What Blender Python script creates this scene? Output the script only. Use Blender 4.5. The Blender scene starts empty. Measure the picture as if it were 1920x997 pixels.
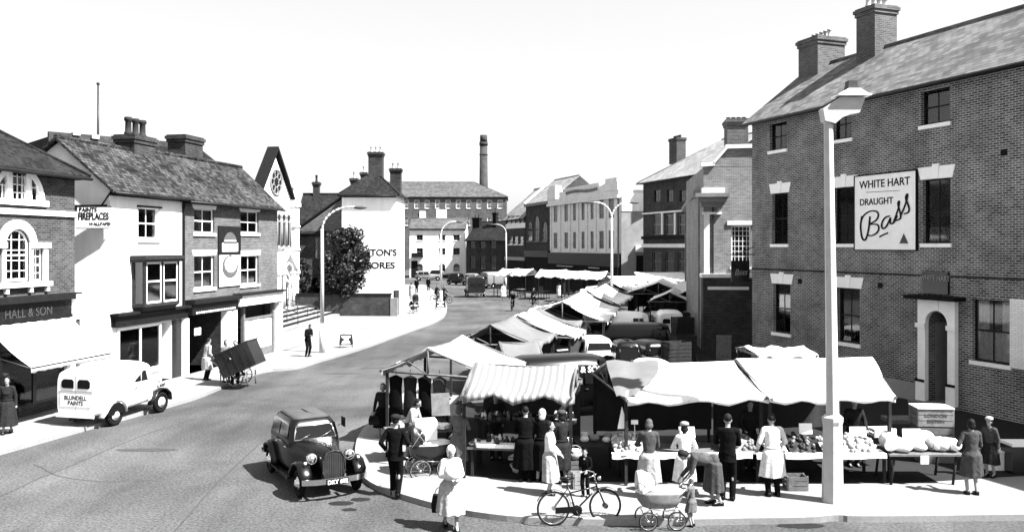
import bpy, bmesh, math, random
from mathutils import Vector, Matrix
R = random.Random(7)
PI = math.pi
scene = bpy.context.scene
COL = scene.collection

# ---------------------------------------------------------------- camera, sky, sun, exposure
F, HY, CH = 1600.0, 462.0, 5.5          # focal length and horizon in photo pixels, eye height in metres
cam = bpy.data.cameras.new('camera'); camo = bpy.data.objects.new('camera', cam); COL.objects.link(camo)
camo.location = (0, 0, CH); camo.rotation_euler = (PI/2, 0, 0)
cam.sensor_width = 36; cam.lens = 30.0; cam.shift_y = -(498.5-HY)/1920; cam.clip_end = 3000; cam.clip_start = 0.2
scene.camera = camo
EL = math.radians(52); AZ = (0.9, -0.436)
SUN = Vector((AZ[0]*math.cos(EL), AZ[1]*math.cos(EL), math.sin(EL))).normalized()
world = bpy.data.worlds.new("World"); scene.world = world; world.use_nodes = True
nt = world.node_tree; nt.nodes.clear()
sky = nt.nodes.new('ShaderNodeTexSky'); sky.sky_type = 'NISHITA'; sky.sun_disc = False
sky.sun_elevation = EL; sky.sun_rotation = math.atan2(AZ[0], AZ[1]); sky.dust_density = 3.0; sky.air_density = 1.0
bw = nt.nodes.new('ShaderNodeRGBToBW'); bg = nt.nodes.new('ShaderNodeBackground'); bg.inputs[1].default_value = 0.069
wo = nt.nodes.new('ShaderNodeOutputWorld')
# grey film: only the sky's luminance, with its gradient flattened as on the pale print
pw = nt.nodes.new('ShaderNodeMath'); pw.operation = 'POWER'; pw.inputs[1].default_value = .45; ml = nt.nodes.new('ShaderNodeMath'); ml.operation = 'MULTIPLY'; ml.inputs[1].default_value = 2.0
nt.links.new(sky.outputs[0], bw.inputs[0]); nt.links.new(bw.outputs[0], pw.inputs[0]); nt.links.new(pw.outputs[0], ml.inputs[0]); nt.links.new(ml.outputs[0], bg.inputs[0]); nt.links.new(bg.outputs[0], wo.inputs[0])
sl = bpy.data.lights.new('sun', 'SUN'); sl.energy = 5.0; sl.angle = math.radians(0.5); sl.color = (1, 1, 1)
so = bpy.data.objects.new('sun', sl); COL.objects.link(so); so.rotation_mode = 'QUATERNION'
so.rotation_quaternion = SUN.to_track_quat('Z', 'Y'); so.location = (20, -20, 60)
vs = scene.view_settings; vs.view_transform = 'Standard'; vs.look = 'None'; vs.gamma = 1; vs.exposure = 2.2
scene.display_settings.display_device = 'sRGB'

# ---------------------------------------------------------------- pixel helpers (photo pixel -> place in the world)
def W(px, py, Y): return Vector(((px-960)*Y/F, Y, CH-(py-HY)*Y/F))
def Pz(px, py, z=0.0):
    Y = (CH-z)*F/(py-HY); return Vector(((px-960)*Y/F, Y, z))
def G(px, py): return Pz(px, py, 0)

# ---------------------------------------------------------------- materials
M = {}
TN = lambda g: g if g > .55 else g**1.28*1.05      # orthochromatic film: mid and dark tones print darker
def nmat(name):
    m = bpy.data.materials.new(name); m.use_nodes = True
    return m, m.node_tree, m.node_tree.nodes['Principled BSDF']
def N(t, k, **kw):
    n = t.nodes.new(k)
    for a, b in kw.items(): setattr(n, a, b)
    return n
def plain(name, g, rough=.7, var=.15, scale=3.0, bump=0.0, metal=0.0, spec=.12, bscale=None, stretch=None):
    g = g if metal else TN(g); m, t, p = nmat(name); p.inputs['Roughness'].default_value = rough; p.inputs['Metallic'].default_value = metal
    p.inputs['Specular IOR Level'].default_value = spec
    tc = N(t, 'ShaderNodeTexCoord'); nz = N(t, 'ShaderNodeTexNoise'); nz.inputs['Scale'].default_value = scale; nz.inputs['Detail'].default_value = 6
    nz.inputs['Roughness'].default_value = .65
    mr = N(t, 'ShaderNodeMapRange'); mr.inputs[1].default_value = .3; mr.inputs[2].default_value = .7
    mr.inputs[3].default_value = g*(1-var); mr.inputs[4].default_value = min(g*(1+var), .92)
    t.links.new(tc.outputs['Object'], nz.inputs['Vector']); t.links.new(nz.outputs[0], mr.inputs[0]); t.links.new(mr.outputs[0], p.inputs['Base Color'])
    if stretch: mp = N(t, 'ShaderNodeMapping'); mp.inputs['Scale'].default_value = (1, 1, stretch); t.links.new(tc.outputs['Object'], mp.inputs[0]); t.links.new(mp.outputs[0], nz.inputs['Vector'])
    if bump:
        b = N(t, 'ShaderNodeBump'); b.inputs['Strength'].default_value = bump; b.inputs['Distance'].default_value = .02
        n2 = N(t, 'ShaderNodeTexNoise'); n2.inputs['Scale'].default_value = bscale or scale*8; n2.inputs['Detail'].default_value = 4
        t.links.new(tc.outputs['Object'], n2.inputs['Vector']); t.links.new(n2.outputs[0], b.inputs['Height']); t.links.new(b.outputs[0], p.inputs['Normal'])
    M[name] = m; return m
def boxuv(t, zs=1.0):
    """object-space wall coordinates: along the wall, up"""
    tc = N(t, 'ShaderNodeTexCoord'); sp = N(t, 'ShaderNodeSeparateXYZ'); sn = N(t, 'ShaderNodeSeparateXYZ')
    t.links.new(tc.outputs['Object'], sp.inputs[0]); t.links.new(tc.outputs['Normal'], sn.inputs[0])
    ab = N(t, 'ShaderNodeMath', operation='ABSOLUTE'); t.links.new(sn.outputs[0], ab.inputs[0])
    ay = N(t, 'ShaderNodeMath', operation='ABSOLUTE'); t.links.new(sn.outputs[1], ay.inputs[0])
    gt = N(t, 'ShaderNodeMath', operation='GREATER_THAN'); t.links.new(ab.outputs[0], gt.inputs[0]); t.links.new(ay.outputs[0], gt.inputs[1])
    mx = N(t, 'ShaderNodeMix', data_type='FLOAT'); t.links.new(gt.outputs[0], mx.inputs[0]); t.links.new(sp.outputs[0], mx.inputs[2]); t.links.new(sp.outputs[1], mx.inputs[3])
    mz = N(t, 'ShaderNodeMath', operation='MULTIPLY'); mz.inputs[1].default_value = zs; t.links.new(sp.outputs[2], mz.inputs[0])
    cb = N(t, 'ShaderNodeCombineXYZ'); t.links.new(mx.outputs[0], cb.inputs[0]); t.links.new(mz.outputs[0], cb.inputs[1])
    return tc, cb
def brickmat(name, c1, c2, mortar, bw_=.225, bh=.075, ms=.010, zs=1.0, rough=.85, stain=.35, bump=.4, off=.5):
    m, t, p = nmat(name); p.inputs['Roughness'].default_value = rough; p.inputs['Specular IOR Level'].default_value = .08
    tc, cb = boxuv(t, zs)
    br = N(t, 'ShaderNodeTexBrick'); br.offset = off
    br.inputs['Scale'].default_value = 1; br.inputs['Brick Width'].default_value = bw_; br.inputs['Row Height'].default_value = bh
    br.inputs['Mortar Size'].default_value = ms; br.inputs['Mortar Smooth'].default_value = .2; br.inputs['Bias'].default_value = -.1
    br.inputs['Color1'].default_value = (c1, c1, c1, 1); br.inputs['Color2'].default_value = (c2, c2, c2, 1); br.inputs['Mortar'].default_value = (mortar, mortar, mortar, 1)
    wob = N(t, 'ShaderNodeTexNoise'); wob.inputs['Scale'].default_value = 2.5; wob.inputs['Detail'].default_value = 2
    ws = N(t, 'ShaderNodeVectorMath', operation='SCALE'); ws.inputs['Scale'].default_value = bh*.22
    wa = N(t, 'ShaderNodeVectorMath', operation='ADD')
    t.links.new(tc.outputs['Object'], wob.inputs['Vector']); t.links.new(wob.outputs['Color'], ws.inputs[0]); t.links.new(cb.outputs[0], wa.inputs[0]); t.links.new(ws.outputs[0], wa.inputs[1])
    t.links.new(wa.outputs[0], br.inputs['Vector'])
    nz = N(t, 'ShaderNodeTexNoise'); nz.inputs['Scale'].default_value = .7; nz.inputs['Detail'].default_value = 8; nz.inputs['Roughness'].default_value = .7
    t.links.new(tc.outputs['Object'], nz.inputs['Vector'])
    mr = N(t, 'ShaderNodeMapRange'); mr.inputs[1].default_value = .35; mr.inputs[2].default_value = .65; mr.inputs[3].default_value = 1-stain; mr.inputs[4].default_value = 1+stain*.6
    t.links.new(nz.outputs[0], mr.inputs[0])
    mu = N(t, 'ShaderNodeVectorMath', operation='SCALE'); t.links.new(br.outputs['Color'], mu.inputs[0]); t.links.new(mr.outputs[0], mu.inputs['Scale'])
    t.links.new(mu.outputs[0], p.inputs['Base Color'])
    b = N(t, 'ShaderNodeBump'); b.inputs['Strength'].default_value = bump; b.inputs['Distance'].default_value = .01; b.invert = True
    t.links.new(br.outputs['Fac'], b.inputs['Height']); t.links.new(b.outputs[0], p.inputs['Normal'])
    M[name] = m; return m
def groundmat(name, g, var, patch, bump=.5, joints=None, spots=0.0):
    m, t, p = nmat(name); p.inputs['Roughness'].default_value = .88; p.inputs['Specular IOR Level'].default_value = .12
    tc = N(t, 'ShaderNodeTexCoord')
    a = N(t, 'ShaderNodeTexNoise'); a.inputs['Scale'].default_value = .16; a.inputs['Detail'].default_value = 8; a.inputs['Roughness'].default_value = .62; a.inputs['Distortion'].default_value = .4
    f = N(t, 'ShaderNodeTexNoise'); f.inputs['Scale'].default_value = 16; f.inputs['Detail'].default_value = 4; f.inputs['Roughness'].default_value = .8
    mp = N(t, 'ShaderNodeMapping'); mp.inputs['Rotation'].default_value = (0, 0, -.2); mp.inputs['Scale'].default_value = (1.6, .22, 1)
    tr = N(t, 'ShaderNodeTexNoise'); tr.inputs['Scale'].default_value = .9; tr.inputs['Detail'].default_value = 4
    t.links.new(tc.outputs['Object'], a.inputs['Vector']); t.links.new(tc.outputs['Object'], f.inputs['Vector']); t.links.new(tc.outputs['Object'], mp.inputs[0]); t.links.new(mp.outputs[0], tr.inputs['Vector'])
    def mr(src, lo, hi, a0=.35, a1=.65):
        n = N(t, 'ShaderNodeMapRange'); n.inputs[1].default_value = a0; n.inputs[2].default_value = a1; n.inputs[3].default_value = lo; n.inputs[4].default_value = hi
        t.links.new(src, n.inputs[0]); return n.outputs[0]
    def mul(x, y):
        n = N(t, 'ShaderNodeMath', operation='MULTIPLY'); t.links.new(x, n.inputs[0]); t.links.new(y, n.inputs[1]); return n.outputs[0]
    v = mul(mr(a.outputs[0], g*(1-patch), g*(1+patch)), mr(f.outputs[0], 1-var, 1+var))
    v = mul(v, mr(tr.outputs[0], 1-patch*.28, 1+patch*.28))
    if joints:
        br = N(t, 'ShaderNodeTexBrick'); br.inputs['Scale'].default_value = 1; br.inputs['Brick Width'].default_value = joints[0]; br.inputs['Row Height'].default_value = joints[1]
        br.inputs['Mortar Size'].default_value = joints[2]; mj = N(t, 'ShaderNodeMapping'); mj.inputs['Rotation'].default_value = (0, 0, joints[3])
        t.links.new(tc.outputs['Object'], mj.inputs[0]); t.links.new(mj.outputs[0], br.inputs['Vector'])
        br.inputs['Color1'].default_value = (1, 1, 1, 1); br.inputs['Color2'].default_value = (.86, .86, .86, 1); br.inputs['Mortar'].default_value = (joints[4],)*3+(1,)
        v = mul(v, br.outputs['Color'])
    t.links.new(v, p.inputs['Base Color'])
    b = N(t, 'ShaderNodeBump'); b.inputs['Strength'].default_value = bump; b.inputs['Distance'].default_value = .01
    t.links.new(f.outputs[0], b.inputs['Height']); t.links.new(b.outputs[0], p.inputs['Normal'])
    M[name] = m; return m
def stripemat(name, lo, hi, period):
    m, t, p = nmat(name); p.inputs['Roughness'].default_value = .9; p.inputs['Specular IOR Level'].default_value = .1
    tc = N(t, 'ShaderNodeTexCoord'); sp = N(t, 'ShaderNodeSeparateXYZ'); t.links.new(tc.outputs['Object'], sp.inputs[0])
    nz = N(t, 'ShaderNodeTexNoise'); nz.inputs['Scale'].default_value = 2; t.links.new(tc.outputs['Object'], nz.inputs['Vector'])
    a0 = N(t, 'ShaderNodeMath', operation='MULTIPLY_ADD'); a0.inputs[1].default_value = .05; t.links.new(nz.outputs[0], a0.inputs[0]); t.links.new(sp.outputs[0], a0.inputs[2])
    a = N(t, 'ShaderNodeMath', operation='MULTIPLY'); a.inputs[1].default_value = 2*PI/period; t.links.new(a0.outputs[0], a.inputs[0])
    s = N(t, 'ShaderNodeMath', operation='SINE'); t.links.new(a.outputs[0], s.inputs[0])
    mr = N(t, 'ShaderNodeMapRange'); mr.inputs[1].default_value = -.35; mr.inputs[2].default_value = .25; mr.inputs[3].default_value = lo; mr.inputs[4].default_value = hi
    t.links.new(s.outputs[0], mr.inputs[0]); t.links.new(mr.outputs[0], p.inputs['Base Color']); M[name] = m
def glassmat(name, tr, gl):
    m = bpy.data.materials.new(name); m.use_nodes = True; t = m.node_tree; t.nodes.clear()
    o = N(t, 'ShaderNodeOutputMaterial'); a = N(t, 'ShaderNodeBsdfTransparent'); a.inputs[0].default_value = (tr, tr, tr, 1)
    g = N(t, 'ShaderNodeBsdfGlossy'); g.inputs['Roughness'].default_value = .05; g.inputs[0].default_value = (.8, .8, .8, 1)
    fr = N(t, 'ShaderNodeFresnel'); fr.inputs[0].default_value = 1.5
    md = N(t, 'ShaderNodeMath', operation='MULTIPLY_ADD'); md.inputs[1].default_value = gl; md.inputs[2].default_value = .02
    mx = N(t, 'ShaderNodeMixShader'); t.links.new(fr.outputs[0], md.inputs[0]); t.links.new(md.outputs[0], mx.inputs[0])
    t.links.new(a.outputs[0], mx.inputs[1]); t.links.new(g.outputs[0], mx.inputs[2]); t.links.new(mx.outputs[0], o.inputs[0]); M[name] = m

brickmat('brick', .028, .062, .09, stain=.3)
brickmat('brick_inn', .036, .12, .33, ms=.013, stain=.42)
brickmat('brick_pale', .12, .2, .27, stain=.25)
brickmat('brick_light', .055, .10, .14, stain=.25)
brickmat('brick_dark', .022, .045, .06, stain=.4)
brickmat('brick_far', .05, .09, .11, stain=.3, bump=.2)
brickmat('brick_white', .72, .8, .5, ms=.008, stain=.1)
brickmat('tile_dark', .006, .02, .02, bw_=.17, bh=.13, ms=.012, zs=1.35, stain=.45, bump=.9)
brickmat('tile_old', .014, .065, .01, bw_=.2, bh=.15, ms=.014, zs=1.35, stain=.65, bump=.9)
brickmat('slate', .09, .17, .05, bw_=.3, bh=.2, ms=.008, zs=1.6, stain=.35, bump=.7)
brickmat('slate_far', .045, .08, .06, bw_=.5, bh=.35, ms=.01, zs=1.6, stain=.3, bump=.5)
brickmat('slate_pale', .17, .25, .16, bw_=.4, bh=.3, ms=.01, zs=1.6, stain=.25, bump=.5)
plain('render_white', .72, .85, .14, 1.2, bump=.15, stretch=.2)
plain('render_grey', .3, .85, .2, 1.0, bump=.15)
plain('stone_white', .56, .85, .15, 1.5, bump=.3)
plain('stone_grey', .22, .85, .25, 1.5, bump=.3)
plain('paint_white', .8, .5, .06, 4)
plain('paint_grey', .3, .5, .15, 4)
plain('paint_dark', .022, .4, .4, 4)
plain('wood_dark', .045, .75, .4, 6, bump=.3)
plain('wood_mid', .16, .8, .3, 6, bump=.3)
plain('wood_pale', .25, .8, .25, 6, bump=.3)
plain('black_paint', .006, .27, .2, 4, spec=.35)
plain('dark_paint', .02, .25, .3, 4, spec=.5)
plain('grey_paint', .2, .3, .15, 3)
plain('cream_paint', .62, .3, .06, 3)
plain('van_white', .8, .3, .04, 2)
plain('roof_fabric', .10, .9, .15, 5, bump=.3, bscale=200)
plain('rubber', .012, .8, .3, 10)
plain('chrome', .7, .12, .03, 4, metal=1.0)
plain('metal_grey', .2, .3, .2, 4, metal=.8); plain('metal_dark', .03, .4, .3, 6, metal=.3)
plain('lead', .10, .6, .3, 3)
plain('pot', .45, .85, .25, 5)
plain('pot_dark', .05, .85, .3, 5)
brickmat('canvas_white', .70, .78, .42, bw_=.95, bh=40, ms=.01, rough=.95, stain=.12, bump=.1)
plain('canvas_grey', .165, .95, .15, 1.3, bump=.25, spec=.1, bscale=9)
plain('canvas_shade', .06, .95, .2, 1.3, bump=.25, spec=.1, bscale=9)  # back cloths: shade under the canopies put into their colour
stripemat('canvas_stripe', .125, .26, .17)
plain('concrete', .45, .85, .12, 2.5, bump=.3)
plain('concrete_dark', .35, .85, .15, 2.5, bump=.3)
plain('curtain', .8, .9, .15, 9)
plain('paper', .85, .8, .04, 5)
plain('cloth_white', .6, .9, .2, 9, bump=.6, bscale=16)
plain('skin', .27, .55, .08, 12)
plain('hair_dark', .02, .6, .4, 30, bump=.4)
plain('hair_mid', .10, .6, .3, 30, bump=.4)
for k, g in (('cloth_black', .012), ('cloth_dark', .035), ('cloth_mid', .085), ('cloth_grey', .15), ('cloth_pale', .34)): plain(k, g, .95, .35, 7, bump=.8, spec=.05, bscale=14)
plain('stocking', .3, .7, .1, 8)
plain('shoe', .012, .35, .3, 8)
plain('wicker', .3, .8, .45, 60, bump=.6)
plain('fruit_pale', .45, .45, .2, 3); plain('fruit_mid', .2, .45, .2, 3); plain('fruit_dark', .05, .5, .3, 3)
plain('leaf', .035, .7, .5, 1.5); plain('leaf_pale', .08, .7, .4, 1.5); plain('bark', .05, .9, .4, 8, bump=.5)
plain('ink', .012, .6, .2, 5); plain('sign_faint', .075, .6, .4, 9); plain('ink_grey', .12, .6, .2, 5)
plain('soot', .02, .9, .3, 5); plain('lamp_glass', .6, .2, .05, 3)
glassmat('glass', .82, 1.2); plain('car_glass', .012, .12, .2, 3, spec=.25)
groundmat('asphalt', .052, .6, .42)
groundmat('paving_shade', .014, .3, .25)  # dark ground tone with the stall and inn shade in it
groundmat('paving', .19, .07, .08, joints=(.9, .6, .006, -.19, .72))
groundmat('setts', .05, .2, .2, joints=(.22, .13, .014, .35, .5))
groundmat('kerbstone', .18, .12, .1)
plain('manhole', .03, .7, .3, 12); plain('patch_tar', .075, .8, .3, 9)

# ---------------------------------------------------------------- mesh builder
class MB:
    def __init__(s): s.v = []; s.f = []; s.m = []; s.sm = []
    def add(s, vs, fs, mi=0, smooth=False):
        o = len(s.v); s.v += [tuple(v) for v in vs]
        for f in fs: s.f.append([i+o for i in f]); s.m.append(mi); s.sm.append(smooth)
    def quad(s, a, b, c, d, mi=0): s.add([a, b, c, d], [(0, 1, 2, 3)], mi)
    def box(s, x0, x1, y0, y1, z0, z1, mi=0):
        x0, x1 = min(x0, x1), max(x0, x1); y0, y1 = min(y0, y1), max(y0, y1); z0, z1 = min(z0, z1), max(z0, z1)
        v = [(x0, y0, z0), (x1, y0, z0), (x1, y1, z0), (x0, y1, z0), (x0, y0, z1), (x1, y0, z1), (x1, y1, z1), (x0, y1, z1)]
        s.add(v, [(0, 3, 2, 1), (4, 5, 6, 7), (0, 1, 5, 4), (1, 2, 6, 5), (2, 3, 7, 6), (3, 0, 4, 7)], mi)
    def rbox(s, c, sz, rot=0, mi=0, tilt=0):
        mt = Matrix.Translation(c) @ Matrix.Rotation(rot, 4, 'Z') @ Matrix.Rotation(tilt, 4, 'X'); h = [k/2 for k in sz]
        v = [mt @ Vector((x*h[0], y*h[1], z*h[2])) for z in (-1, 1) for (x, y) in ((-1, -1), (1, -1), (1, 1), (-1, 1))]
        s.add(v, [(0, 3, 2, 1), (4, 5, 6, 7), (0, 1, 5, 4), (1, 2, 6, 5), (2, 3, 7, 6), (3, 0, 4, 7)], mi)
    def tube(s, p, q, r0, r1=None, n=10, mi=0, caps=True, smooth=True):
        p, q = Vector(p), Vector(q); r1 = r0 if r1 is None else r1; d = (q-p)
        if d.length < 1e-6: return
        qt = d.to_track_quat('Z', 'Y'); vs_ = []
        for c, r in ((p, r0), (q, r1)):
            for i in range(n):
                a = 2*PI*i/n; vs_.append(c + qt @ Vector((r*math.cos(a), r*math.sin(a), 0)))
        s.add(vs_, [(i, (i+1) % n, n+(i+1) % n, n+i) for i in range(n)], mi, smooth)
        if caps: s.add(vs_[:n], [tuple(range(n))[::-1]], mi); s.add(vs_[n:], [tuple(range(n))], mi)
    def path(s, pts, r, n=8, mi=0):
        for a, b in zip(pts[:-1], pts[1:]): s.tube(a, b, r, r, n, mi)
        for a in pts[1:-1]: s.ell(a, (r, r, r), n, max(4, n//2), mi)
    def ell(s, c, r, n=12, k=8, mi=0, rotm=None):
        c = Vector(c); vs_ = []
        for j in range(1, k):
            t = PI*j/k
            for i in range(n):
                a = 2*PI*i/n; w = Vector((r[0]*math.sin(t)*math.cos(a), r[1]*math.sin(t)*math.sin(a), r[2]*math.cos(t)))
                if rotm: w = rotm @ w
                vs_.append(c+w)
        top = Vector((0, 0, r[2])); 
        if rotm: top = rotm @ top
        vs_ += [c+top, c-top]; T = len(vs_)-2; fs = []
        for j in range(k-2):
            for i in range(n):
                fs.append((j*n+i, (j+1)*n+i, (j+1)*n+(i+1) % n, j*n+(i+1) % n))
        for i in range(n): fs.append((T, i, (i+1) % n)); fs.append((T+1, (k-2)*n+(i+1) % n, (k-2)*n+i))
        s.add(vs_, fs, mi, True)
    def capsule(s, p, q, r0, r1, n=12):
        s.tube(p, q, r0, r1, n); s.ell(p, (r0,)*3, n, 8); s.ell(q, (r1,)*3, n, 8)
    def loft(s, rings, mi=0, cap=True, smooth=True, closed=True):
        n = len(rings[0]); vs_ = [p for r in rings for p in r]; fs = []
        for j in range(len(rings)-1):
            for i in range(n if closed else n-1):
                fs.append((j*n+i, j*n+(i+1) % n, (j+1)*n+(i+1) % n, (j+1)*n+i))
        s.add(vs_, fs, mi, smooth)
        if cap and closed:
            s.add(rings[0], [tuple(range(n))[::-1]], mi); s.add(rings[-1], [tuple(range(n))], mi)
    def lathe(s, prof, c=(0, 0, 0), n=14, mi=0, smooth=True):
        s.loft([[(c[0]+r*math.cos(2*PI*i/n), c[1]+r*math.sin(2*PI*i/n), c[2]+z) for i in range(n)] for r, z in prof], mi, True, smooth)
    def prism(s, pts, d, mi=0):
        """polygon pts (3-D) swept by vector d"""
        d = Vector(d); n = len(pts); a = [Vector(p) for p in pts]; b = [p+d for p in a]
        s.add(a, [tuple(range(n))], mi); s.add(b, [tuple(range(n))[::-1]], mi)
        s.add(a+b, [((i+1) % n, i, n+i, n+(i+1) % n) for i in range(n)], mi)
    def torus(s, c, r, t, ax='x', n=28, k=8, mi=0, flat=1.0):
        rings = []
        for i in range(n):
            a = 2*PI*i/n; ring = []
            for j in range(k):
                b = 2*PI*j/k; rr = r+t*math.cos(b); w = t*flat*math.sin(b)
                p = {'x': (w, rr*math.cos(a), rr*math.sin(a)), 'y': (rr*math.cos(a), w, rr*math.sin(a)), 'z': (rr*math.cos(a), rr*math.sin(a), w)}[ax]
                ring.append((p[0]+c[0], p[1]+c[1], p[2]+c[2]))
            rings.append(ring)
        rings.append(rings[0]); s.loft(rings, mi, False)
    def data(s, name, mats, recalc=True):
        me = bpy.data.meshes.new(name); me.from_pydata(s.v, [], s.f)
        for m in (mats if isinstance(mats, (list, tuple)) else [mats]): me.materials.append(M[m])
        for p, mi, sm in zip(me.polygons, s.m, s.sm): p.material_index = mi; p.use_smooth = sm
        if recalc:
            bm = bmesh.new(); bm.from_mesh(me); bmesh.ops.remove_doubles(bm, verts=bm.verts, dist=1e-5); bmesh.ops.recalc_face_normals(bm, faces=bm.faces); bm.to_mesh(me); bm.free()
        me.update(); return me
    def build(s, name, mats, parent=None, recalc=True):
        o = bpy.data.objects.new(name, s.data(name, mats, recalc)); COL.objects.link(o)
        if parent: o.parent = parent
        return o
def tag(o, label=None, cat=None, group=None, kind=None):
    if label: o['label'] = label
    if cat: o['category'] = cat
    if group: o['group'] = group
    if kind: o['kind'] = kind
    return o
def empty(name, loc=(0, 0, 0), rz=0, label=None, cat=None, group=None):
    o = bpy.data.objects.new(name, None); COL.objects.link(o); o.location = loc; o.rotation_euler = (0, 0, rz); o.empty_display_size = .3
    return tag(o, label, cat, group)
def kids(o): return [c for c in COL.objects if c.parent == o]
KIDS = {}
def copy_tree(o, parent=None):
    c = o.copy(); COL.objects.link(c)
    if parent: c.parent = parent
    for ch in list(o.children): copy_tree(ch, c)
    return c
def remesh(name, mb, mats, parent, voxel, smooth=2):
    me = mb.data('tmp', mats); o = bpy.data.objects.new('tmp', me); COL.objects.link(o)
    r = o.modifiers.new('r', 'REMESH'); r.mode = 'VOXEL'; r.voxel_size = voxel; r.use_smooth_shade = True
    if smooth: s = o.modifiers.new('s', 'SMOOTH'); s.factor = .5; s.iterations = smooth
    dg = bpy.context.evaluated_depsgraph_get(); dg.update()
    nm = bpy.data.meshes.new_from_object(o.evaluated_get(dg)); nm.name = name
    nm.materials.clear()
    for m in (mats if isinstance(mats, (list, tuple)) else [mats]): nm.materials.append(M[m])
    bpy.data.objects.remove(o); bpy.data.meshes.remove(me)
    q = bpy.data.objects.new(name, nm); COL.objects.link(q)
    if parent: q.parent = parent
    return q
def textmesh(txt, size, ext=.006, shear=0, sx=1.0, bold=0.0):
    cu = bpy.data.curves.new('t', 'FONT'); cu.body = txt; cu.size = size; cu.extrude = ext; cu.shear = shear; cu.align_x = 'CENTER'; cu.align_y = 'CENTER'; cu.offset = bold
    o = bpy.data.objects.new('t', cu); COL.objects.link(o); dg = bpy.context.evaluated_depsgraph_get(); dg.update()
    me = bpy.data.meshes.new_from_object(o.evaluated_get(dg)); bpy.data.objects.remove(o)
    for v in me.vertices: v.co = (v.co.x*sx, v.co.y, v.co.z)
    return me
def lettering(txt, size, parent, loc, mat, rot=0, shear=0, sx=1.0, axis='-y', bold=.0, ext=.006, roll=0):
    """letters on a wall that faces local -y (rot turns it about z)"""
    me = textmesh(txt, size, ext, shear, sx, bold); me.materials.clear(); me.materials.append(M[mat])
    mt = Matrix.Translation(loc) @ Matrix.Rotation(rot, 4, 'Z') @ Matrix.Rotation(PI/2, 4, 'X') @ Matrix.Rotation(roll, 4, 'Z')
    me.transform(mt); o = bpy.data.objects.new('lettering', me); COL.objects.link(o); o.parent = parent; return o

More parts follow.
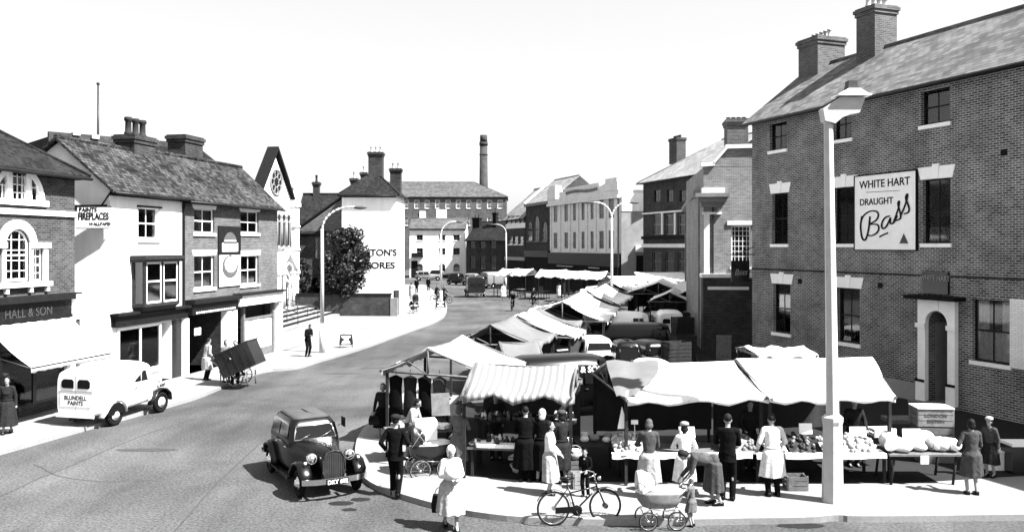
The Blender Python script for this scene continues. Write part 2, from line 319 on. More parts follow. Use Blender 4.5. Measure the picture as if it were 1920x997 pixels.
# ---------------------------------------------------------------- buildings
class Bld:
    """local frame: x along the facade from its screen-left end, y into the building, z up"""
    def __init__(s, name, label, cat, A, B, D, ze, mat='brick', group=None, cut=.0):
        s.A, s.B = Vector((A[0], A[1])), Vector((B[0], B[1])); d = s.B-s.A; s.L = d.length; s.d = d/s.L; s.n = Vector((-s.d.y, s.d.x))
        s.root = empty(name, (A[0], A[1], 0), math.atan2(d.y, d.x), label, cat, group); s.D = D; s.ze = ze; s.mat = mat; s.holes = []; s.zr = None; s.hl = s.hr = None; s.ends = True
    def U(s, px, off=0):
        r = (px-960)/F; return (r*(s.A.y+off*s.n.y)-s.A.x-off*s.n.x)/(s.d.x-r*s.d.y)
    def Z(s, px, py, off=0):
        Y = s.A.y+s.U(px, off)*s.d.y+off*s.n.y; return CH-(py-HY)*Y/F
    def rect(s, px0, px1, py0, py1, off=0):
        m = (px0+px1)/2; return s.U(px0, off), s.U(px1, off), s.Z(m, py1, off), s.Z(m, py0, off)
    def hole(s, r, arch=False, dep=.22): s.holes.append((r, arch, dep))
    def win(s, r, nx=2, ny=2, lintel=None, sill=True, curtain=0, frame='paint_white', arch=False, dep=.12, fw=.045, sash=True, keystone=False, sillmat='paint_white', simple=False):
        u0, u1, z0, z1 = r; s.hole(r, arch, dep+.1); m = MB(); y0, y1 = dep, dep+.05; zt = z1
        def top(u):
            if not arch: return z1
            c = (u0+u1)/2; h = (u1-u0)/2; return z1-h+math.sqrt(max(0, h*h-(u-c)**2))
        if arch:
            h = (u1-u0)/2; c = (u0+u1)/2; K = 12; m.box(u0, u0+fw, y0, y1, z0, z1-h); m.box(u1-fw, u1, y0, y1, z0, z1-h)
            for k in range(K):
                a, b = PI*k/K, PI*(k+1)/K
                m.prism([(c+h*math.cos(a), y0, z1-h+h*math.sin(a)), (c+h*math.cos(b), y0, z1-h+h*math.sin(b)), (c+(h-fw)*math.cos(b), y0, z1-h+(h-fw)*math.sin(b)), (c+(h-fw)*math.cos(a), y0, z1-h+(h-fw)*math.sin(a))], (0, .05, 0))
        else:
            m.box(u0, u0+fw, y0, y1, z0, z1); m.box(u1-fw, u1, y0, y1, z0, z1); m.box(u0+fw, u1-fw, y0, y1, z1-fw, z1)
        m.box(u0+fw, u1-fw, y0, y1, z0, z0+fw*1.4)
        if sash: zm = (z0+z1)/2; m.box(u0+fw, u1-fw, y0-.012, y1-.004, zm-.025, zm+.025)
        for i in range(1, nx): u = u0+(u1-u0)*i/nx; m.box(u-.012, u+.012, y0+.006, y1-.01, z0+fw, top(u)-.01)
        for j in range(1, ny):
            z = z0+(z1-z0)*j/ny
            if sash and abs(z-(z0+z1)/2) < .05: continue
            m.box(u0+fw, u1-fw, y0+.006, y1-.01, z-.012, z+.012)
        fr = m.build('window', frame, s.root)
        p = MB(); p.box(u0+.01, u1-.01, y0+.022, y0+.028, z0+.01, z1-.01) if not arch else p.prism([(u0+.01, y0+.022, z0+.01), (u1-.01, y0+.022, z0+.01)]+[((u0+u1)/2+((u1-u0)/2-.01)*math.cos(PI*k/12), y0+.022, z1-(u1-u0)/2+((u1-u0)/2-.01)*math.sin(PI*k/12)) for k in range(13)], (0, .006, 0))
        p.build('pane', 'glass', fr)
        w = u1-u0
        if curtain and not simple:
            c_ = MB()
            def drape(a, b, zb, zt_):
                n = max(4, int((b-a)/.035)); ring = []
                for i in range(n+1):
                    u = a+(b-a)*i/n; ring.append((u, y1+.015+.012*math.sin(i*1.9)))
                for i in range(n): c_.add([(ring[i][0], ring[i][1], zb), (ring[i+1][0], ring[i+1][1], zb), (ring[i+1][0], ring[i+1][1], zt_), (ring[i][0], ring[i][1], zt_)], [(0, 1, 2, 3)], 0, True)
            if curtain in (1, 3): drape(u0+.01, u0+w*.36, z0, z1); drape(u1-w*.3, u1-.01, z0, z1)
            if curtain in (2, 3): drape(u0+.01, u1-.01, z0, z0+(z1-z0)*.5)
            if curtain == 4: drape(u0+.01, u1-.01, z0+(z1-z0)*.55, z1)
            c_.build('curtain', 'curtain', fr, False)
        if sill:
            q = MB(); q.box(u0-.07, u1+.07, -.07, dep, z0-.13, z0-.002); q.build('sill', sillmat, fr)
        if lintel:
            q = MB(); h = lintel; q.prism([(u0-.08, -.02, z1+.002), (u1+.08, -.02, z1+.002), (u1+.2, -.02, z1+h), (u0-.2, -.02, z1+h)], (0, .1, 0))
            if keystone: c = (u0+u1)/2; q.prism([(c-.1, -.05, z1+.004), (c+.1, -.05, z1+.004), (c+.14, -.05, z1+h+.08), (c-.14, -.05, z1+h+.08)], (0, .1, 0))
            q.build('lintel', sillmat, fr)
        return fr
    def gable(s, zr, hl=None, hr=None, mat='slate', ov=.3, oe=.15, t=.12, ridge=None, name='roof'):
        s.zr = zr; s.hl, s.hr = hl, hr; L, D, ze = s.L, s.D, s.ze; ym = D/2 if ridge is None else ridge; s.ym = ym
        k = (zr-ze)/ym; kb = (zr-ze)/(D-ym); up = .05+t
        a = -oe if hl is None else hl; b = L+oe if hr is None else L-hr
        xl = -oe if hl is None else -ov; xr = L+oe if hr is None else L+ov
        T = [(xl, -ov, ze-k*ov+up), (xr, -ov, ze-k*ov+up), (xr, D+ov, ze-kb*ov+up), (xl, D+ov, ze-kb*ov+up), (a, ym, zr+up), (b, ym, zr+up)]
        Bm = [(x, y, z-t) for x, y, z in T]; fs = [(0, 1, 5, 4), (2, 3, 4, 5)]; g = [(6, 7, 11, 10)[::-1], (8, 9, 10, 11)[::-1]]
        if hl is not None: fs.append((3, 0, 4)); g.append((9, 6, 10)[::-1])
        if hr is not None: fs.append((1, 2, 5)); g.append((7, 8, 11)[::-1])
        rim = [(0, 6, 7, 1), (2, 8, 9, 3)]
        rim += [(3, 9, 6, 0)] if hl is not None else [(0, 4, 10, 6), (4, 3, 9, 10)]
        rim += [(1, 7, 8, 2)] if hr is not None else [(1, 7, 11, 5), (5, 11, 8, 2)]
        m = MB(); m.add(T+Bm, fs+g+rim); o = m.build(name, mat, s.root)
        r = MB(); r.tube((a, ym, zr+up+.01), (b, ym, zr+up+.01), .09, n=8)
        if hl is not None: r.tube((xl, -ov, T[0][2]+.02), (a, ym, zr+up), .06, n=6)
        if hr is not None: r.tube((xr, -ov, T[1][2]+.02), (b, ym, zr+up), .06, n=6)
        r.build('ridge_tiles', mat, o)
        gm = MB(); gm.tube((xl, -ov-.06, T[0][2]-.1), (xr, -ov-.06, T[0][2]-.1), .055, n=8); gm.box(0, L, -.035, -.003, ze-k*.03-.22, ze-.02); gm.build('gutter', 'paint_dark', s.root)
        return o
    def chimney(s, u, y, w, d, z0, z1, pots=3, mat='brick', potmat='pot', ph=.45, along='x', pr=.12):
        m = MB(); m.box(u-w/2, u+w/2, y-d/2, y+d/2, z0, z1-.35)
        m.box(u-w/2-.05, u+w/2+.05, y-d/2-.05, y+d/2+.05, z1-.35, z1-.2); m.box(u-w/2-.1, u+w/2+.1, y-d/2-.1, y+d/2+.1, z1-.2, z1-.06); m.box(u-w/2-.04, u+w/2+.04, y-d/2-.04, y+d/2+.04, z1-.06, z1)
        o = m.build('chimney', mat, s.root)
        for i in range(pots):
            t = (i+.5)/pots-.5; c = (u+t*w, y, z1) if along == 'x' else (u, y+t*d, z1); q = MB()
            q.lathe([(pr*.95, -.02), (pr, ph*.12), (pr*.78, ph*.2), (pr*.72, ph*.75), (pr, ph*.82), (pr, ph*.95), (pr*.8, ph)], c, 10); q.build('chimney_pot', potmat, o)
        return o
    def finish(s, x1=None):
        L, D, ze = s.L, s.D, s.ze; m = MB(); us = {0, L}; zs = {0, ze}
        for (u0, u1, z0, z1), a, d in s.holes: us |= {max(0, u0), min(L, u1)}; zs |= {max(0, z0), min(ze, z1)}
        us, zs = sorted(us), sorted(zs)
        for i in range(len(us)-1):
            for j in range(len(zs)-1):
                cu, cz = (us[i]+us[i+1])/2, (zs[j]+zs[j+1])/2
                if any(r[0] < cu < r[1] and r[2] < cz < r[3] for r, a, d in s.holes): continue
                m.quad((us[i], 0, zs[j]), (us[i+1], 0, zs[j]), (us[i+1], 0, zs[j+1]), (us[i], 0, zs[j+1]))
        for (u0, u1, z0, z1), a, d in s.holes:
            if a:
                h = (u1-u0)/2; c = (u0+u1)/2; K = 12
                for k in range(K):
                    p, q = PI*k/K, PI*(k+1)/K; A_ = (c+h*math.cos(p), z1-h+h*math.sin(p)); B_ = (c+h*math.cos(q), z1-h+h*math.sin(q))
                    m.quad((A_[0], 0, A_[1]), (A_[0], 0, z1), (B_[0], 0, z1), (B_[0], 0, B_[1])); m.quad((A_[0], 0, A_[1]), (B_[0], 0, B_[1]), (B_[0], d, B_[1]), (A_[0], d, A_[1]))
                m.quad((u0, 0, z0), (u0, 0, z1-h), (u0, d, z1-h), (u0, d, z0)); m.quad((u1, 0, z0), (u1, d, z0), (u1, d, z1-h), (u1, 0, z1-h))
            else:
                m.quad((u0, 0, z0), (u0, 0, z1), (u0, d, z1), (u0, d, z0)); m.quad((u1, 0, z0), (u1, d, z0), (u1, d, z1), (u1, 0, z1)); m.quad((u0, 0, z1), (u1, 0, z1), (u1, d, z1), (u0, d, z1))
            m.quad((u0, 0, z0), (u0, d, z0), (u1, d, z0), (u1, 0, z0))
        zl = s.zr if (s.zr and s.hl is None) else None; zr_ = s.zr if (s.zr and s.hr is None) else None; ym = getattr(s, 'ym', D/2)
        for x, zz in ((0, zl), (L, zr_)):
            pts = [(x, 0, 0), (x, D, 0), (x, D, ze)]+([(x, ym, zz)] if zz else [])+[(x, 0, ze)]; m.add(pts, [tuple(range(len(pts)))])
        m.quad((0, D, 0), (L, D, 0), (L, D, ze), (0, D, ze)); 
        if not s.zr: m.quad((0, 0, ze), (L, 0, ze), (L, D, ze), (0, D, ze))
        return m.build('wall', s.mat, s.root, False)
    def part(s, name, mat, boxes):
        o = None
        if name in ('pilaster', 'mullion', 'notice', 'display_card', 'shop_blind', 'vent', 'door_band', 'cornice', 'band', 'plinth', 'fascia_board', 'parapet'):
            for b in boxes: m = MB(); m.box(*b); o = m.build(name, mat, s.root)
            return o
        m = MB()
        for b in boxes: m.box(*b)
        return m.build(name, mat, s.root)
# ---------------------------------------------------------------- ground, pavements
def sheet(name, pts, mat, z, kind='structure', th=None):
    m = MB()
    if th: m.prism([(p[0], p[1], z) for p in pts], (0, 0, -th))
    else: m.add([(p[0], p[1], z) for p in pts], [tuple(range(len(pts)))])
    o = m.build(name, mat); o['kind'] = kind; return o
sheet('ground', [(-900, -60), (900, -60), (900, 1500), (-900, 1500)], 'asphalt', 0)
KZ = .12
def kline(pix): return [Vector((Pz(x, y, KZ).x, Pz(x, y, KZ).y)) for x, y in pix]
def offs(line, d):
    out = []
    for i, p in enumerate(line):
        a = line[max(0, i-1)]; b = line[min(len(line)-1, i+1)]; t = (b-a).normalized(); out.append(p+Vector((-t.y, t.x))*d)
    return out
def smooth_line(l, it=2):
    for _ in range(it):
        o = [l[0]]
        for a, b in zip(l[:-1], l[1:]): o += [a*.75+b*.25, a*.25+b*.75]
        l = o+[l[-1]]
    return l
def kerb(line, side, name='kerb'):
    m = MB(); inn = offs(line, side*.16)
    for i in range(len(line)-1):
        a, b, c, d = line[i], line[i+1], inn[i+1], inn[i]; z = KZ+.004
        m.quad((a.x, a.y, z), (b.x, b.y, z), (c.x, c.y, z), (d.x, d.y, z)); a2 = a-(inn[i]-a)*.02; b2 = b-(inn[i+1]-b)*.02
        m.quad((a2.x, a2.y, 0), (b2.x, b2.y, 0), (b2.x, b2.y, z), (a2.x, a2.y, z)); m.quad((a2.x, a2.y, z), (b2.x, b2.y, z), (b.x, b.y, z), (a.x, a.y, z))
    o = m.build(name, 'kerbstone'); o['kind'] = 'structure'
KL = [Vector((-19.5, 4)), Vector((-16.6, 12))]+kline([(3, 844), (123, 810), (320, 757), (387, 737), (481, 693), (560, 688), (590, 677), (680, 652), (760, 622), (822, 601), (838, 588), (838, 566), (815, 545), (795, 533)])
KL = smooth_line(KL)
sheet('pavement', KL+[Vector((-60, 124)), Vector((-60, 4))], 'paving', KZ, th=.11); kerb(KL, 1)
ks = MB()
e = [Pz(x, y, KZ+.004) for x, y in ((528, 657), (600, 638), (680, 616), (770, 588))]
for a, b in zip(e[:-1], e[1:]): ks.quad((a.x, a.y, a.z), (b.x, b.y, b.z), (b.x+.07, b.y+.1, b.z), (a.x+.07, a.y+.1, a.z))
o = ks.build('drain_channel', 'soot'); o['kind'] = 'structure'
KR = kline([(800, 706), (740, 748), (700, 782), (672, 812), (664, 845), (672, 880), (694, 907), (780, 934), (870, 957), (1000, 972), (1250, 974), (1400, 971), (1520, 970), (1570, 964), (1600, 968), (1920, 964)])+[Vector((21, 17.6)), Vector((34, 17.3))]
KR = smooth_line(KR)
sheet('market_pavement', KR+[Vector((34, 60)), Vector((12, 60)), Vector((9.5, 44)), Vector((6.5, 29)), Vector((-1.2, 29))], 'paving', KZ, th=.11); kerb(KR, 1)
sheet('market_yard', [(-1.0, 29.1), (6.4, 29.1), (9.4, 44), (13, 63), (16, 92), (5, 92), (1.5, 60)], 'setts', .006)
# shade sheet under the stalls, then tarred patches and covers in the road
YD_SHADE = [Vector(q) for q in ((-1.9, 31), (-2.35, 27), (-2.6, 23.4), (-2.0, 20.9), (-1.0, 20.0), (.6, 19.55), (6.5, 19.45), (8.9, 19.4), (11.3, 19.9), (17.5, 21), (34, 22), (34, 59), (12, 59), (9.5, 44), (6.5, 28.9), (-1.2, 28.9))]
sheet('market_yard', YD_SHADE, 'paving_shade', KZ+.004)  # shade of stalls and inn put into the colour of this dark sheet
for (px, py, w, d, mt) in ((275, 843, 1.6, .35, 'patch_tar'), (640, 943, .5, .3, 'manhole'), (676, 936, .42, .26, 'manhole'), (655, 955, .3, .2, 'manhole'), (1500, 985, .9, .3, 'manhole'), (640, 700, 1.6, .3, 'patch_tar'), (700, 690, 1.2, .25, 'patch_tar')):
    g_ = G(px, py); m = MB(); n = 14
    m.add([(g_.x+w/2*math.cos(2*PI*i/n)*(1+.2*R.random()), g_.y+d/2*math.sin(2*PI*i/n)*(1+.2*R.random()), .005) for i in range(n)], [tuple(range(n))])
    o = m.build('road_patch', mt); o['kind'] = 'structure'

for pts in (((0, 930), (300, 800), (560, 735), (760, 660), (860, 600)), ((330, 997), (450, 860), (600, 745)), ((60, 870), (140, 905), (300, 900))):
    L_ = smooth_line([Vector((G(*q).x, G(*q).y)) for q in pts], 2); L_ = [p+Vector((R.uniform(-.05, .05), R.uniform(-.05, .05))) for p in L_]; O2 = offs(L_, .035); m = MB()
    for i in range(len(L_)-1): m.quad((L_[i].x, L_[i].y, .004), (L_[i+1].x, L_[i+1].y, .004), (O2[i+1].x, O2[i+1].y, .004), (O2[i].x, O2[i].y, .004))
    o = m.build('road_seam', 'patch_tar'); o['kind'] = 'structure'

# ---------------------------------------------------------------- LEFT ROW (one building line)
def LL(px, off=0.0):
    r = (px-960)/F; Y = (-13.74-.194*35.6)/(r-.194)
    return (-13.74+.194*(Y-35.6), Y)
# corner brick shop with venetian windows
A, B = LL(-190), LL(140)
b = Bld('brick_shop', 'dark brick shop with lunette window, white string course and long white awning', 'shop', A, B, 7, 8.0, 'brick')
r = b.rect(-18, 82, 309, 376); cx, hw, z0 = (r[0]+r[1])/2, (r[1]-r[0])/2, r[2]; zh = (r[3]-r[2])
def arc_pts(c, z, h, v, y, a0=0, a1=PI, k=20): return [(c+h*math.cos(a0+(a1-a0)*i/k), y, z+v*math.sin(a0+(a1-a0)*i/k)) for i in range(k+1)]
def lunette(b, cx, hw, z0, zh):
    fr = MB(); O_, I_ = arc_pts(cx, z0, hw, zh, -.05), arc_pts(cx, z0, hw-.18, zh-.18, -.05)
    for i in range(20): fr.prism([O_[i], O_[i+1], I_[i+1], I_[i]], (0, .14, 0))
    fr.box(cx-hw-.1, cx+hw+.1, -.12, .05, z0-.14, z0+.04)
    s = hw*.36
    for x in (-s, s): fr.box(cx+x-.09, cx+x+.09, -.06, .06, z0+.04, z0+math.sqrt(1-(s/hw)**2)*zh-.08)
    for i in (1, 2, 3): x = cx-s+2*s*i/4; fr.box(x-.012, x+.012, .02, .045, z0+.04, z0+zh*.93-.05)
    for j in (1, 2, 3): z = z0+zh*.9*j/4; fr.box(cx-s, cx+s, .02, .045, z-.015, z+.015)
    for q in (-1, 1):
        for t in (.3, .62): x = cx+q*(s+(hw-s)*t); fr.box(x-.012, x+.012, .02, .045, z0+.04, z0+math.sqrt(max(0, 1-((x-cx)/hw)**2))*zh-.12)
        fr.box(cx+q*s, cx+q*(hw*.86), .02, .045, z0+zh*.4-.012, z0+zh*.4+.012)
    f = fr.build('window', 'paint_white', b.root)
    p = MB(); p.prism(arc_pts(cx, z0, hw-.1, zh-.1, .05), (0, .01, 0)); p.build('pane', 'glass', f)
    k = MB(); k.prism(arc_pts(cx, z0, hw-.1, zh-.1, .3), (0, .02, 0)); k.build('blind', 'dark_paint', f)
# openings behind the lunette
b.hole((cx-hw*.88, cx+hw*.88, z0+.02, z0+zh*.45), False, .4); b.hole((cx-hw*.55, cx+hw*.55, z0+zh*.45, z0+zh*.8), False, .4)
lunette(b, cx, hw, z0, zh)
# venetian window below
r = b.rect(9, 54, 430, 527); cw = (r[0]+r[1])/2; b.win(r, 3, 5, arch=True, sill=False, dep=.05, fw=.06)
rs = b.rect(60, 79, 466, 527)
b.win(rs, 2, 4, sill=False, dep=.05); b.win((2*cw-rs[1], 2*cw-rs[0], rs[2], rs[3]), 2, 4, sill=False, dep=.05)
h = (r[1]-r[0])/2; m = MB(); O_, I_ = arc_pts(cw, r[3]-h, h+.3, h+.3, -.07), arc_pts(cw, r[3]-h, h+.02, h+.02, -.07)
for i in range(20): m.prism([O_[i], O_[i+1], I_[i+1], I_[i]], (0, .09, 0))
for q in (-1, 1):
    x0 = cw+q*(h+.01); x1 = cw+q*(rs[1]-cw+.28); m.box(x0, x1, -.12, .02, rs[3]+.02, rs[3]+.2)
    m.box(cw+q*(h+.01), cw+q*(rs[0]-cw-.01), -.07, .02, rs[2], rs[3]+.02); m.box(cw+q*(rs[1]-cw+.01), cw+q*(rs[1]-cw+.2), -.07, .02, rs[2], rs[3]+.02)
w_ = rs[1]-cw+.3; m.box(cw-w_, cw+w_, -.16, .03, rs[2]-.16, rs[2]-.01)
for x in (-w_+.15, -.5, .5, w_-.15): m.box(cw+x-.06, cw+x+.06, -.12, .0, rs[2]-.34, rs[2]-.16)
m.build('window_surround', 'stone_white', b.root)
b.part('string_course', 'stone_white', [(0, b.L, -.08, .0, 6.5, 6.68)])
zf = b.Z(100, 600); b.part('fascia_board', 'paint_dark', [(.2, b.L-.45, -.28, -.02, 3.15, 3.75)]); b.part('cornice', 'soot', [(0, b.L-.2, -.45, -.02, 3.75, 3.95)])
lettering('HALL & SON', .40, b.root, (b.U(40), -.29, 3.42), 'sign_faint', sx=.9)
m = MB(); u = b.L-.3; m.prism([(u-.2, -.5, 3.9), (u-.2, -.5, 3.65), (u-.2, -.12, 2.95), (u-.2, 0, 2.95), (u-.2, 0, 3.9)], (.4, 0, 0)); m.box(u-.2, u+.2, -.1, 0, .1, 2.95); m.box(u-.24, u+.24, -.16, 0, .1, .5)
m.build('console_bracket', 'paint_white', b.root)
b.hole((.4, b.L-.6, .45, 3.1), False, .7)
b.part('shopfront', 'dark_paint', [(.4, b.L-.6, .02, .1, .12, .5), (b.L-1.9, b.L-1.75, .02, .1, .5, 3.1), (b.L-4.2, b.L-4.1, .02, .1, .5, 3.1), (.4, b.L-.6, .02, .1, 2.7, 2.8)])
b.part('shop_window', 'glass', [(.42, b.L-.62, .05, .06, .5, 2.7)]); b.part('display_board', 'wood_dark', [(.42, b.L-.62, .6, .65, .1, 3.1)])
# awning
ua, ub = b.U(-40), b.L-.55; m = MB(); n = 26
for (y0, z0, y1, z1, t) in ((-.3, 3.12, -1.78, 1.98, 0),):
    top = [];
    rows = []
    for j in range(9):
        tt = j/8; rows.append([(ua+(ub-ua)*i/n + (0.0), y0+(y1-y0)*tt, z0+(z1-z0)*tt-.10*math.sin(PI*tt)+.012*math.sin(i*1.7+tt*3)) for i in range(n+1)])
    rows.append([(p[0], p[1]-.0, p[2]-.16-.02*math.sin(i*2.2)) for i, p in enumerate(rows[-1])])
    for j in range(len(rows)-1):
        m.add(rows[j]+rows[j+1], [(i, i+1, n+2+i, n+1+i) for i in range(n)], 0, True)
aw = m.build('awning', 'canvas_white', b.root); sm_ = aw.modifiers.new('s', 'SOLIDIFY'); sm_.thickness = .012
m = MB(); m.tube((ub, -.3, 2.3), (ub, -1.76, 1.95), .02); m.tube((ua, -.3, 2.3), (ua, -1.76, 1.95), .02); m.tube((ua, -1.78, 1.96), (ub, -1.78, 1.96), .025); m.build('awning_arm', 'metal_dark', aw)
b.gable(10.6, None, 4.0, 'tile_dark', ov=.35); b.finish()
m = MB()  # brick alley wall between the shop and the white house
p0, p1 = LL(140), LL(210); b2 = Bld('alley_wall', 'low brick wall closing the alley between the brick shop and the white house', 'wall', (p0[0]-.6, p0[1]+.25), (p1[0]-1.0, p1[1]-.35), .3, 2.9, 'brick'); b2.finish()
b2.part('door', 'paint_dark', [(.3, .9, -.03, .0, .12, 2.0)]); b2.part('coping', 'stone_white', [(-.05, b2.L+.05, -.05, .35, 2.905, 3.0)])

# white rendered house
A, B = LL(206), LL(345)
b = Bld('white_house', 'white rendered house with oriel bay and hanging sign, old tiled roof', 'house', A, B, 4.6, 7.6, 'render_white'); WB = b
r = b.rect(259, 298, 390, 448); b.win(r, 2, 2, curtain=1, lintel=None); b.part('hood', 'soot', [(r[0]-.08, r[1]+.08, -.1, 0, r[3]+.005, r[3]+.08)])
r = b.rect(247, 314, 486, 566); u0, u1, z0, z1 = r
m = MB(); p_ = .55
fr = MB(); fr.box(u0, u1, -p_, 0, z0-.12, z0); fr.box(u0-.15, u1+.15, -p_-.15, 0, z1, z1+.12); fr.box(u0-.1, u1+.1, -p_-.1, 0, z1-.1, z1)
for x in (u0, (u0+u1)/2-.06, u1-.12): fr.box(x, x+.12, -p_, -p_+.1, z0, z1-.1)
for x in (u0, u1-.08): fr.box(x, x+.08, -.1, 0, z0, z1-.1)
fr.add([(u0, -p_, z0-.12), (u1, -p_, z0-.12), (u1, 0, z0-.12), (u0, 0, z0-.12), (u0+.35, -.1, z0-.55), (u1-.35, -.1, z0-.55), (u1-.35, 0, z0-.55), (u0+.35, 0, z0-.55)], [(0, 1, 5, 4), (1, 2, 6, 5), (3, 0, 4, 7), (4, 5, 6, 7)])
fr.box(u0-.1, u1+.1, -p_-.1, 0, z1+.12, z1+.16)
o = fr.build('oriel_bay', 'wood_dark', b.root)
sm = MB()
for a, c in ((u0+.13, (u0+u1)/2-.07), ((u0+u1)/2+.07, u1-.13)):
    sm.box(a, a+.05, -p_+.02, -p_+.06, z0, z1-.1); sm.box(c-.05, c, -p_+.02, -p_+.06, z0, z1-.1); sm.box(a, c, -p_+.02, -p_+.06, z0, z0+.07); sm.box(a, c, -p_+.02, -p_+.06, z1-.17, z1-.1); sm.box(a, c, -p_+.015, -p_+.06, (z0+z1)/2-.03, (z0+z1)/2+.03)
f_ = sm.build('sash', 'paint_white', o)
sm = MB(); sm.box(u0+.12, u1-.12, -p_+.035, -p_+.04, z0, z1-.1); sm.quad((u0+.04, -p_+.1, z0), (u0+.04, -.1, z0), (u0+.04, -.1, z1-.1), (u0+.04, -p_+.1, z1-.1)); sm.quad((u1-.04, -p_+.1, z0), (u1-.04, -.1, z0), (u1-.04, -.1, z1-.1), (u1-.04, -p_+.1, z1-.1)); sm.build('pane', 'glass', o)
c_ = MB()
for a, c in ((u0+.5, u0+.72), (u1-.5, u1-.15)):
    for i in range(8): x = a+(c-a)*i/8; c_.quad((x, -p_+.12+.02*(i % 2), z0), (x+(c-a)/8, -p_+.12+.02*((i+1) % 2), z0), (x+(c-a)/8, -p_+.12+.02*((i+1) % 2), z1-.1), (x, -p_+.12+.02*(i % 2), z1-.1))
c_.build('curtain', 'curtain', o)
b.hole((u0+.1, u1-.1, z0, z1-.1), False, .4)
b.part('fascia_board', 'paint_dark', [(.05, b.L-.02, -.2, 0, 2.55, 2.95)]); b.part('cornice', 'soot', [(0, b.L, -.35, 0, 2.95, 3.05)])

r = (b.U(222), b.U(300), .75, 2.4); b.hole((r[0]-.05, r[1], .7, 2.5), False, .8)
b.part('shop_window', 'paint_white', [(r[0]-.12, r[0], -.06, .04, .12, 2.5), (r[1]-.08, r[1]+.02, -.06, .04, .12, 2.5), (r[0], r[1]-.08, -.06, .04, 2.38, 2.5), (r[0], r[1]-.08, -.1, .04, .6, .78), ((r[0]+r[1])/2-.04, (r[0]+r[1])/2+.04, -.04, .03, .78, 2.38)])
b.part('shop_glass', 'glass', [(r[0], r[1]-.08, -.01, 0, .78, 2.38)])
b.part('display_card', 'paper', [(r[0]+.15, r[0]+.7, .1, .12, .8, 1.15), (r[1]-.9, r[1]-.5, .12, .14, 1.5, 1.75), (r[1]-.9, r[1]-.3, .12, .3, .8, 1.1), (r[0]+.1, r[0]+.5, .05, .07, 1.9, 2.3)])
b.part('display_back', 'wood_dark', [(r[0]-.03, r[1]-.02, .78, .8, .7, 2.5)])
d0, d1 = b.U(303), b.U(320); b.hole((d0, d1, .12, 2.45), False, .5); d = b.part('door', 'dark_paint', [(d0, d1, .4, .45, .12, 2.45)])
m = MB(); m.box(d0+.15, d0+.4, .37, .398, 1.3, 1.9); m.box(d0+.12, d0+.5, .37, .398, .35, .9); m.build('notice', 'paper', d)
b.part('entrance_recess', 'dark_paint', [(b.U(322), b.U(342), -.02, 0, .12, 2.5)]); b.part('pilaster', 'paint_white', [(0, .3, -.03, 0, .12, 2.55), (b.L-.22, b.L-.02, -.25, .0, .12, 2.5)])
b.gable(9.35, None, None, 'tile_old', ov=.28, oe=.2, ridge=2.1)
b.chimney(b.U(254, 2.3), 2.3, 1.45, .9, 8.2, b.Z(254, 256, 2.3), 3, 'brick_dark', 'pot_dark', ph=.75, pr=.17)
b.part('bargeboard', 'soot', [(-.06, -.005, .1, 4.5, 6.85, 7.02)])
b.finish()
WB.part('drainpipe', 'soot', [(WB.L-.16, WB.L-.08, -.1, -.02, 2.95, 7.5)])
# hanging sign on the white house
sg = b.root; A0 = b.A
s_ = empty('hanging_sign', (A0[0], A0[1], 0), 0, 'white board reading paints, fireplaces and wallpaper on the white house gable', 'sign')
q = Vector((A0[0], A0[1]-.12)); zc = lambda py: CH-(py-HY)*(A0[1]-.12)/F
x0, x1 = (146-960)*(q.y)/F-A0[0], (207-960)*(q.y)/F-A0[0]
m = MB(); m.box(x0, x1, -.16, -.11, zc(427), zc(388)); m.build('board', 'paint_white', s_)
m = MB()
for z in (zc(427)-.03, zc(388)): m.box(x0-.03, x1+.03, -.17, -.1, z, z+.03)
m.tube((x1, -.1, zc(360)), (x0+.7*(x1-x0), -.13, zc(388)), .03); m.build('frame', 'soot', s_)
xm = (x0+x1)/2; lettering('PAINTS', .2, s_, (xm-.2, -.168, zc(393.5)), 'ink', bold=.004); lettering('FIREPLACES', .36, s_, (xm, -.168, zc(406)), 'ink', sx=.6, bold=.008); lettering('WALLPAPER', .15, s_, (xm+.25, -.168, zc(420)), 'ink', bold=.004)

# brick house with poster board
A, B = LL(346), LL(520)
b = Bld('brick_house', 'brick house with four white sash windows around a tall poster board', 'house', A, B, 4.6, 7.55, 'brick_light')
z4 = [(364, 402, 392, 437), (451, 485, 396, 437), (364, 402, 479, 540), (451, 485, 479, 533)]
for k, c in enumerate(z4): b.win(b.rect(*c), 2, 2, lintel=.24, curtain=1, dep=.1)
r = b.rect(408, 450, 424, 537); cu = (r[0]+r[1])/2
m = MB(); m.box(r[0], r[1], -.05, -.002, r[2], r[3]); pb = m.build('poster_board', 'soot', b.root)
wd = (r[1]-r[0]); hh = r[3]-r[2]
m = MB(); m.box(r[0]+.05, r[1]-.05, -.058, -.05, r[2]+.03, r[2]+hh*.52); m.box(r[0]+.3, r[1]-.3, -.06, -.05, r[3]-hh*.42, r[3]-hh*.28); m.build('poster_paper', 'paper', pb)
m = MB(); k = 24; cz = r[2]+hh*.33
pts = [(cu+wd*.36*math.cos(2*PI*i/k), -.066, cz+hh*.19*math.sin(2*PI*i/k)) for i in range(k)]; m.prism(pts, (0, .008, 0))
pts = [(cu+wd*.30*math.cos(PI*i/k), -.066, r[3]-hh*.30+hh*.2*math.sin(PI*i/k)) for i in range(k+1)]; m.prism(pts, (0, .008, 0)); m.build('emblem_ring', 'ink_grey', pb)
m = MB(); pts = [(cu+wd*.27*math.cos(2*PI*i/k)+.05, -.072, cz+.1+hh*.13*math.sin(2*PI*i/k)) for i in range(k)]; m.prism(pts, (0, .006, 0)); m.build('emblem', 'paper', pb)
